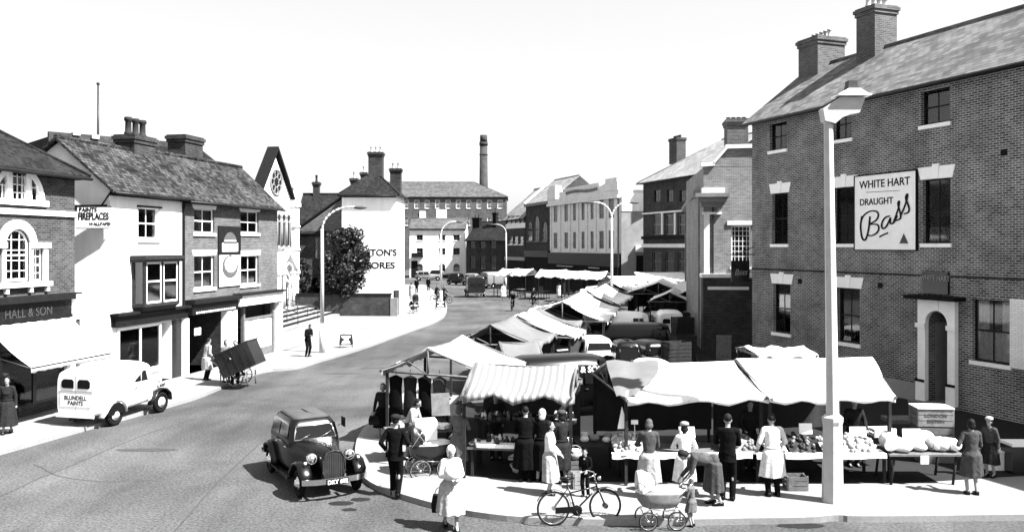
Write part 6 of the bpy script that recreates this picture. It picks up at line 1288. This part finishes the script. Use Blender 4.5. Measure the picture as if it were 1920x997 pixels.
# ---------------------------------------------------------------- people
def ik(a, b, l1, l2, pole):
    a, b = Vector(a), Vector(b); d = b-a; L = min(d.length, l1+l2-.004); L = max(L, abs(l1-l2)+.01); dn = d.normalized(); b = a+dn*L
    ca = max(-1, min(1, (l1*l1+L*L-l2*l2)/(2*l1*L))); p = Vector(pole); p = (p-dn*p.dot(dn)).normalized(); return a+dn*l1*ca+p*l1*math.sqrt(1-ca*ca), b
def person(label, loc, face, h=1.7, lean=0.0, hl=None, hr=None, fl=None, fr=None, top='cloth_dark', bottom='cloth_dark', kind='suit', hem=.5, hair='hair_dark', female=False, head_tilt=0.0, head_turn=0.0, v=.011, scarf=None, hat=None, group=None, leg='skin', seat=None, flare=1.0, z=None, sleeves=True, split=None):
    """face: direction (x, y) the figure looks at; kind suit | coat | dress | skirt"""
    rz = math.atan2(face[0], -face[1]); zz = KZ if z is None else z; t = empty('person', (loc[0], loc[1], zz), rz, label, 'person', group); k = h/1.75; t.scale = (k, k, k)
    hipz = .93 if seat is None else seat; sw = .165 if female else .185; dz = hipz-.93
    T = Matrix.Translation((0, 0, hipz)) @ Matrix.Rotation(lean, 4, 'X') @ Matrix.Translation((0, 0, -.93))
    Hd = T @ Matrix.Translation((0, 0, 1.5)) @ Matrix.Rotation(head_turn, 4, 'Z') @ Matrix.Rotation(head_tilt, 4, 'X') @ Matrix.Translation((0, 0, -1.5))
    P = lambda x, y, z: T @ Vector((x, y, z)); Q = lambda x, y, z: Hd @ Vector((x, y, z)); R3 = T.to_3x3(); H3 = Hd.to_3x3()
    S = {-1: P(-sw, 0, 1.42), 1: P(sw, 0, 1.42)}; hands = {-1: hl, 1: hr}; arm = {}
    for s in (-1, 1):
        tg = Vector(hands[s]) if hands[s] else Vector((s*(sw+.08), -.05-.0*lean, .88+dz)) if abs(lean) < .4 else S[s]+Vector((0, -.02, -.5))
        e, w = ik(S[s], tg, .29, .26, (s*.5, .8, -.3)); arm[s] = (S[s], e, w)
    legs = {}; hp = {-1: Vector((-.09, 0, hipz)), 1: Vector((.09, 0, hipz))}; ft = {-1: fl, 1: fr}
    for s in (-1, 1):
        f = Vector(ft[s]) if ft[s] else Vector((s*.1, .02, .09)); kn, an = ik(hp[s], f, .44, .43, (s*.05, -1, 0)); legs[s] = (hp[s], kn, an)
    fine = v < .013
    m = MB()
    def torso(mb, g, z0=.95):
        fw = .9 if female else 1.0; mb.loft([[P((w+g)*fw*math.copysign(abs(math.cos(2*PI*j/20))**.8, math.cos(2*PI*j/20)), y0+(d_+g)*math.sin(2*PI*j/20), z) for j in range(20)] for z, w, d_, y0 in ((z0, .15, .105, 0), (1.08, .135 if female else .145, .1, 0), (1.2, .15, .105, -.005), (1.32, .17, .11, -.005), (1.41, .165, .095, .005), (1.47, .10, .07, .01), (1.49, .05, .05, .01))])
    m.ell(Vector((0, 0, hipz+.02)), (.15, .11, .13), 14, 10); torso(m, 0); m.capsule(S[-1]+Vector((.04, 0, 0)), S[1]-Vector((.04, 0, 0)), .065, .065); m.capsule(P(0, .005, 1.42), Q(0, -.005, 1.54), .055, .052)
    m.ell(Q(0, -.005, 1.645), (.074, .092, .108), 18, 12, 0, H3); m.ell(Q(0, -.04, 1.575), (.05, .052, .052), 14, 10, 0, H3)
    if fine:
        m.capsule(Q(0, -.098, 1.645), Q(0, -.112, 1.612), .011, .016, 8); m.ell(Q(0, -.092, 1.575), (.026, .012, .011), 10, 6, 0, H3)
        for s in (-1, 1): m.ell(Q(s*.075, .0, 1.63), (.012, .02, .03), 8, 6, 0, H3)
    for s in (-1, 1):
        a, e, w = arm[s]; m.capsule(a, e, .05, .04); m.capsule(e, w, .04, .027); d = (w-e).normalized(); side = Vector((1, 0, 0)) if abs(d.x) < .8 else Vector((0, 1, 0)); side = (side-d*side.dot(d)).normalized(); nn = d.cross(side)
        m.ell(w+d*.055, (.04, .018, .052), 12, 8, 0, Matrix((side, nn, d)).transposed())
        if fine:
            inward = nn if nn.dot(Vector((-s, 0, 0))) > 0 else -nn
            for q, ln in ((-.03, .055), (-.01, .068), (.011, .063), (.031, .048)):
                b0 = w+d*.085+side*q; b1 = b0+d*ln*.6+inward*.008; b2 = b1+d*ln*.4+inward*ln*.35; m.capsule(b0-d*.03, b1, .0095, .009, 8); m.capsule(b1, b2, .009, .0075, 8)
            q = -1 if side.y > 0 or side.dot(Vector((0, -1, 0))) < 0 else 1; th = w+d*.03+side*q*.035; m.capsule(th, th+d*.035+side*q*.022, .012, .009, 8); m.capsule(th+d*.035+side*q*.022, th+d*.065+side*q*.018+inward*.01, .009, .008, 8)
        hp_, kn, an = legs[s]; m.capsule(hp_, kn, .08, .052); m.capsule(kn, an+Vector((0, 0, .0)), .052, .036); m.ell(kn+(an-kn)*.3+Vector((0, .015, 0)), (.05, .055, .12), 10, 8); m.capsule(an, an+Vector((0, -.11, -.055)), .036, .03)
    body = remesh('body', m, 'skin' if leg == 'skin' else ['skin', leg], t, v*.8 if fine else v)
    if leg != 'skin':
        for p in body.data.polygons:
            if p.center.z < .6: p.material_index = 1
    if fine:
        for s in (-1, 1): m = MB(); m.ell(Q(s*.03, -.083, 1.655), (.013, .01, .008), 10, 6, 0, H3); m.build('eye', 'ink', t)
    # shoes
    for s in (-1, 1):
        an = legs[s][2]; m = MB(); m.loft([[(an.x+x*wd, an.y+yy, an.z-.09+zb+zh*(1 if q > 0 else 0)) for x, q in ((-1, 0), (1, 0), (1, 1), (.6, 1.2), (-.6, 1.2), (-1, 1))] for yy, wd, zb, zh in ((.07, .03, .0, .07), (.05, .042, 0, .085), (-.04, .042, 0, .08), (-.12, .05, 0, .05), (-.18, .035, .0, .035))]); m.build('shoe', 'shoe', t)
    # clothes
    jk = MB(); torso(jk, .016, .98); jk.capsule(S[-1]+Vector((.03, 0, 0)), S[1]-Vector((.03, 0, 0)), .078, .078)
    if kind != 'skirt': jk.ell(Vector((0, 0, hipz+.03)), (.165, .125, .14), 14, 10)
    if female: jk.ell(P(0, -.09, 1.27), (.12, .06, .08), 12, 8, 0, R3)
    for s in (-1, 1):
        a, e, w = arm[s]; jk.capsule(a, e, .062, .055); jk.capsule(e, e+(w-e)*(.93 if sleeves else .1), .055, .043)
        if kind == 'suit': 
            pass
    lo = MB()
    if kind == 'suit':
        n = 18; c0 = P(0, 0, 1.08); c1 = Vector((0, 0, hipz-.14)); rings = []
        for i in range(6): u = i/5; c = c0.lerp(c1, u); rings.append([(c.x+(.15+.03*u)*math.cos(2*PI*j/n), c.y+(.11+.03*u)*math.sin(2*PI*j/n), c.z) for j in range(n)])
        jk.loft(rings); tr = MB(); tr.ell(Vector((0, 0, hipz)), (.155, .12, .12), 14, 10)
        for s in (-1, 1): h_, kn, an = legs[s]; tr.capsule(h_, kn, .1, .078); tr.capsule(kn, an+Vector((0, .0, -.03)), .078, .062)
        remesh('trousers', tr, bottom, t, v*1.2); remesh('jacket', jk, top, t, v*1.2)
        if fine: m = MB(); m.add([Q(-.03, -.10, 1.45), Q(.03, -.10, 1.45), P(.012, -.128, 1.25), P(-.012, -.128, 1.25)], [(0, 1, 2, 3)]); m.build('shirt_front', 'cloth_white', t)
    else:
        n = 44; c0 = P(0, 0, 1.06); cm = Vector((0, 0, hipz)); an0 = (legs[-1][1].lerp(legs[-1][2], .5)+legs[1][1].lerp(legs[1][2], .5))/2; c1 = Vector((an0.x, an0.y, hem))
        spread = abs(legs[-1][2].y-legs[1][2].y)*.35; rings = []; K = 14
        for i in range(K+1):
            u = i/K; c = c0.lerp(cm, min(1, u*3)) if u < .34 else cm.lerp(c1, (u-.33)/.67); fa = .14*max(0, u-.15); wx = (.14 if female else .15)+.06*min(1, u*3)+.09*u*flare; wy = .10+.05*min(1, u*3)+.06*u*flare+spread*u
            rings.append([(c.x+wx*math.cos(2*PI*j/n)*(1+fa*math.sin(9*2*PI*j/n+1)*.55), c.y+wy*math.sin(2*PI*j/n)*(1+fa*math.sin(9*2*PI*j/n+1)*.55), c.z+.012*math.sin(6*PI*j/n)*u) for j in range(n)])
        if kind == 'coat' or kind == 'dress':
            jk.loft(rings); remesh('coat' if kind == 'coat' else 'dress', jk, top, t, v*1.2, 1)
        else:
            lo.loft(rings); remesh('skirt', lo, bottom, t, v*1.2, 1); remesh('blouse', jk, top, t, v*1.2)
        if kind == 'coat': 
            m = MB(); ct = Vector((0, 0, hipz+.12)) if abs(lean) < .5 else P(0, 0, 1.03); 
            if abs(lean) < .5: m.loft([[((.172)*math.cos(2*PI*j/20), (.135)*math.sin(2*PI*j/20)+ct.y-.0-math.tan(lean)*.1, ct.z+q) for j in range(20)] for q in (-.025, .025)]); m.build('belt', top, t)
            if bottom and not female:
                tr = MB()
                for s in (-1, 1): h_, kn, an = legs[s]; tr.capsule(kn, an+Vector((0, 0, -.03)), .075, .06)
                remesh('trousers', tr, bottom, t, v*1.3)
    # hair, hat, scarf
    if scarf:
        m = MB(); m.ell(Q(0, .012, 1.655), (.095, .105, .12), 16, 10, 0, H3); m.ell(Q(0, .05, 1.56), (.08, .07, .08), 14, 8, 0, H3); sc = remesh('headscarf', m, scarf, t, v*1.1)
        m = MB(); m.ell(Q(0, -.055, 1.63), (.062, .048, .085), 12, 8, 0, H3); m.build('face_opening', 'skin', t)
    else:
        m = MB(); m.ell(Q(0, .022, 1.675), (.084, .09, .098), 16, 10, 0, H3); 
        if female: m.ell(Q(0, .045, 1.6), (.085, .065, .085), 14, 8, 0, H3); [m.ell(Q(s*.066, .02, 1.61), (.03, .05, .06), 10, 6, 0, H3) for s in (-1, 1)]
        remesh('hair', m, hair, t, v*1.1)
        if hat:
            m = MB(); rings = [[Q(r_*math.cos(2*PI*j/18), .012+r_*1.1*math.sin(2*PI*j/18), z_) for j in range(18)] for r_, z_ in hat[1]]; m.loft(rings); m.build('hat', hat[0], t)
    return t
CAP = [(.1, 1.70), (.112, 1.73), (.105, 1.77), (.06, 1.795), (.01, 1.80)]
BRIM = [(.15, 1.70), (.155, 1.71), (.092, 1.725), (.09, 1.79), (.06, 1.80)]
def gxy(px, py, z=KZ): p = Pz(px, py, z); return (p.x, p.y)
up = (0, 1)
# near figures
def gy(px, Y): return ((px-960)*Y/F, Y)
person('woman in white headscarf striding across the road with a bundle in her arms', gxy(845, 990, 0), (.25, -.97), 1.62, .05, hl=(-.10, -.27, 1.16), hr=(.12, -.27, 1.12), fl=(-.09, .20, .12), fr=(.09, -.2, .09), top='cloth_white', bottom='cloth_pale', kind='skirt', hem=.36, female=True, scarf='cloth_white', z=0, leg='stocking', flare=1.2)
person('man in dark suit seen from behind stepping off the kerb near the parked car', gxy(741, 930, 0.02), (.15, .99), 1.74, .06, hl=(-.26, -.10, 1.1), hr=(.26, -.1, 1.0), fl=(-.09, .12, .1), fr=(.09, -.12, .09), top='cloth_black', bottom='cloth_black', kind='suit', hair='hair_dark', z=.03, hat=('cloth_dark', CAP))
person('dark-coated woman with shopping bag walking down the road beside the left stall', gxy(718, 824, 0), (-.05, -1), 1.6, .03, hl=(-.28, -.02, .86), hr=(.27, -.04, .88), fl=(-.08, -.12, .09), fr=(.08, .12, .1), top='cloth_dark', bottom='cloth_black', kind='skirt', hem=.42, female=True, leg='stocking', z=0)
person('woman in patterned blouse leaning over the parcels at the left table', gy(764, 21.6), (.9, -.3), 1.6, .45, hl=(-.14, -.5, 1.0), hr=(.16, -.5, 1.0), top='cloth_pale', bottom='cloth_mid', kind='skirt', hem=.45, female=True, leg='stocking')
person('woman in long grey raincoat facing the left table, back to the camera', gxy(860, 888), (.2, 1), 1.62, .05, hl=(-.16, -.35, 1.1), hr=(.16, -.35, 1.08), top='cloth_grey', kind='coat', hem=.34, female=True, hair='hair_mid', leg='stocking', flare=.5)
person('young woman in white blouse and pale pleated skirt standing side on at the striped stall', gxy(1030, 926), (.9, -.2), 1.58, .03, hl=(-.1, -.26, 1.0), hr=(.1, -.24, .98), top='cloth_white', bottom='cloth_pale', kind='skirt', hem=.34, female=True, leg='stocking', flare=1.1)
person('woman in long dark coat and small hat behind the young woman in white', gxy(1054, 905), (-.5, .8), 1.62, .05, hl=(-.15, -.3, 1.05), hr=(.15, -.3, 1.0), top='cloth_dark', kind='coat', hem=.35, female=True, leg='stocking', hat=('cloth_mid', CAP))
person('woman with white headscarf over a dark coat between two shoppers at the striped stall', gxy(1016, 903), (.2, .95), 1.66, .1, top='cloth_black', kind='coat', hem=.3, female=True, scarf='cloth_white', leg='stocking')
person('man in black overcoat at the right end of the striped stall counter', gxy(985, 902), (.1, 1), 1.72, .1, hl=(-.16, -.4, 1.1), hr=(.16, -.4, 1.1), top='cloth_black', bottom='cloth_black', kind='coat', hem=.3)
person('small boy in dark clothes standing behind the bicycle', gxy(1098, 930), (-.4, -.9), 1.02, .08, hl=(-.1, -.25, 1.0), hr=(.14, -.25, 1.0), top='cloth_black', bottom='cloth_black', kind='suit')
person('woman in dark cardigan and pale pleated skirt at the left end of the fruit counter', gxy(1217, 932), (.15, .98), 1.66, .1, hl=(-.1, -.35, 1.05), hr=(.2, -.36, 1.1), top='cloth_mid', bottom='cloth_pale', kind='skirt', hem=.34, female=True, leg='stocking', hair='hair_mid', head_tilt=.3)
person('woman in white short jacket and pale skirt choosing fruit beside the pram', gxy(1284, 930), (.1, 1), 1.56, .14, hl=(-.2, -.36, 1.1), hr=(.2, -.36, 1.1), top='cloth_white', bottom='cloth_white', kind='skirt', hem=.36, female=True, leg='stocking', hat=('cloth_pale', CAP))
person('man in black suit and white collar at the middle of the fruit counter', gxy(1364, 936), (.35, .93), 1.8, .08, hl=(-.12, -.36, 1.08), hr=(.16, -.36, 1.1), top='cloth_black', bottom='cloth_black', kind='suit', head_tilt=.2)
person('man in belted white stall coat, back turned, left of the lamp column', gxy(1449, 929), (-.05, 1), 1.75, .06, hl=(-.25, -.26, 1.02), hr=(.27, -.2, .98), top='cloth_white', bottom='cloth_black', kind='coat', hem=.42, flare=.9, head_tilt=.3)
person('woman in long dark coat bending right over towards the pram', gxy(1338, 945, KZ), (-.97, -.1), 1.66, 1.32, hl=(-.16, -.68, .60), hr=(.14, -.72, .58), fl=(-.1, .02, .09), fr=(.1, .12, .09), top='cloth_mid', kind='coat', hem=.3, female=True, leg='stocking', flare=.7)
person('toddler in pale pinafore holding the pram handle', gxy(1297, 986, 0), (-.8, .5), .93, .05, hl=(-.15, -.3, 1.2), hr=(.1, -.32, 1.2), top='cloth_grey', kind='dress', hem=.55, female=True, z=0, hair='hair_mid', leg='stocking')
person('woman in long grey sleeveless dress standing at the right end beside the trestle table', gxy(1822, 926), (.15, .98), 1.62, .06, hl=(-.1, -.3, 1.1), hr=(.22, -.2, 1.1), top='cloth_mid', kind='dress', hem=.42, female=True, leg='stocking', hair='hair_dark', flare=.7)
person('small pale-faced woman in dark glasses facing the woman in the long grey dress', gxy(1857, 893), (-.8, -.6), 1.38, .12, top='cloth_mid', bottom='cloth_dark', kind='skirt', hem=.4, female=True, leg='stocking', hat=('cloth_pale', CAP))
# stallholders in the shade
for px, Y, lb in ((1405, 20.6, 'stallholder in dark clothes in the shade behind the fruit counter'), (1600, 20.9, 'stallholder in a dark overall behind the fruit right of the lamp column'), (930, 21.6, 'stallholder in the shade at the back of the striped stall')): person(lb, gy(px, Y), (0, -1), 1.68, .1, hl=(-.2, -.35, 1.05), hr=(.2, -.35, 1.0), top='cloth_dark', bottom='cloth_dark', kind='suit', v=.016)
# left side
person('elderly figure in long dark coat walking past the brick shop at the left edge', gxy(14, 812), (.3, -.9), 1.62, .08, top='cloth_dark', kind='coat', hem=.25, female=True, leg='stocking', v=.014, fl=(-.08, -.1, .09), fr=(.08, .12, .1))
person('man in pale raincoat walking beside the hand cart with his back turned', gxy(387, 712), (.6, .6), 1.68, .15, hl=(-.2, -.2, .95), hr=(.26, -.25, .95), top='cloth_pale', bottom='cloth_black', kind='coat', hem=.45, v=.018)
person('man in dark jacket leaning on the hand cart', gxy(441, 722), (.3, -.9), 1.75, .2, hl=(-.2, -.4, 1.1), hr=(.2, -.4, 1.1), top='cloth_dark', bottom='cloth_black', kind='suit', v=.018)
person('woman in light striped dress behind the hand cart shafts', gxy(424, 716), (.5, -.6), 1.66, .0, top='cloth_grey', kind='dress', hem=.4, female=True, v=.018)
person('hunched man all in black reading beside the left lamp post', gxy(577, 668), (.6, -.5), 1.6, .18, hl=(-.08, -.3, 1.15), hr=(.1, -.3, 1.15), top='cloth_black', bottom='cloth_black', kind='suit', v=.018, head_tilt=.5)
# far figures
person('woman bent over a pushchair on the far left pavement', gxy(779, 583), (.2, -1), 1.65, .15, top='cloth_dark', kind='coat', hem=.3, female=True, v=.03)
person('woman in pale coat at the white gable corner, left of the pushchair', gxy(771, 560), (.2, 1), 1.65, 0, top='cloth_pale', kind='coat', hem=.3, female=True, v=.03)
person('man in dark suit on the far pavement behind the pushchair', gxy(781, 549), (.2, 1), 1.7, 0, top='cloth_black', bottom='cloth_black', kind='suit', v=.03)
person('dark pedestrian crossing in front of the white inn', gxy(803, 546, 0), (.2, 1), 1.75, 0, top='cloth_black', bottom='cloth_black', kind='suit', v=.03, z=0)
person('woman in white dress walking in the road beside the far stalls', gxy(944, 563, 0), (.2, -1), 1.7, 0, top='cloth_white', kind='dress', hem=.4, female=True, v=.03, z=0)
person('woman in white coat browsing the far row of stalls', gxy(1048, 560, 0), (.2, 1), 1.65, 0, top='cloth_white', kind='coat', hem=.35, female=True, v=.03, z=0)
person('woman in pale blouse at the right of the far row of stalls', gxy(1081, 556, 0), (.2, 1), 1.65, 0, top='cloth_white', bottom='cloth_dark', kind='skirt', hem=.35, female=True, v=.03, z=0)
person('dark figure standing before the leftmost far stalls', gxy(975, 553, 0), (.2, 1), 1.7, 0, top='cloth_black', bottom='cloth_black', kind='suit', v=.03, z=0)
def rider(px, py, label, blabel, rz, fine=False):
    x, y = gxy(px, py, 0); bicycle(blabel, (x, y), rz, 'bicycles ridden up the square', fine=False); d = (math.cos(rz), math.sin(rz)); s = Vector((x, y))-Vector(d)*.26
    person(label, (s.x, s.y), d, 1.72, .28, hl=(-.24, -.55, .98), hr=(.24, -.55, .98), fl=(-.1, -.2, .2), fr=(.1, -.25, .42), top='cloth_black', bottom='cloth_black', kind='suit', v=.028, z=0, seat=.95)
rider(961, 583, 'cyclist in dark clothes riding towards the camera in the middle of the road', 'bicycle of the nearest rider in the road', -PI/2-.1)
rider(1001, 575, 'cyclist in dark clothes close to the far stalls', 'bicycle of the rider close to the far stalls', -PI/2+.5)
rider(821, 566, 'left of two boys with bicycles beside the distant lamp', 'left bicycle at the distant lamp', -.4)
rider(834, 568, 'right of two boys with bicycles beside the distant lamp', 'right bicycle at the distant lamp', -.5)
g = gxy(776, 587); pram('dark pushchair on the far left pavement', g, 1.2, 'dark_paint', 'dark_paint', 1.0)
# carried things
def bag(px, py, z, label, w=.3, h=.26, mat='shoe', Y=None, rz=0):
    p = Pz(px, py, z) if Y is None else Vector(((px-960)*Y/F, Y, z)); t = empty('shopping_bag', (p.x, p.y, z), rz, label, 'bag')
    m = MB(); m.loft([[(x*w/2*s_, y*.07*s_, zz) for x, y in ((1, -1), (1, 1), (-1, 1), (-1, -1))] for zz, s_ in ((0, .95), (h*.5, 1.05), (h, .85))], 0, True, False); m.build('bag_body', mat, t)
    m = MB(); m.path([(w*.3*math.cos(a), 0, h+.14*math.sin(a)) for a in [PI*i/8 for i in range(9)]], .008, 5); m.build('handle', mat, t)
bag(0, 0, .42, 'dark shopping bag carried by the woman walking down the road', Y=24.05) if False else None
p = Pz(700, 808, 0); bag(702, 0, .48, 'bulky dark shopping bag carried by the woman walking down the road', Y=24.1)
bag(824, 0, .30, 'dark bag hanging from the arm of the striding woman with the bundle', Y=16.75, h=.34)
bag(28, 0, .55, 'small dark handbag of the figure at the left edge', Y=24.9)
g = gxy(845, 990, 0); o = sack((g[0]+.05, g[1]-.25, 1.02), (.17, .13, .13), 'white wrapped bundle held by the striding woman', None, 'cloth_white', 77)
m = MB(); m.rbox((0, 0, 0), (.34, .02, .24), 0, 0, -.4); obj_on('newspaper', m, 'paper', (gy(1292, 18.4)[0], 18.62, 1.45), 'newspaper held up by the woman in the white short jacket', 'newspaper')
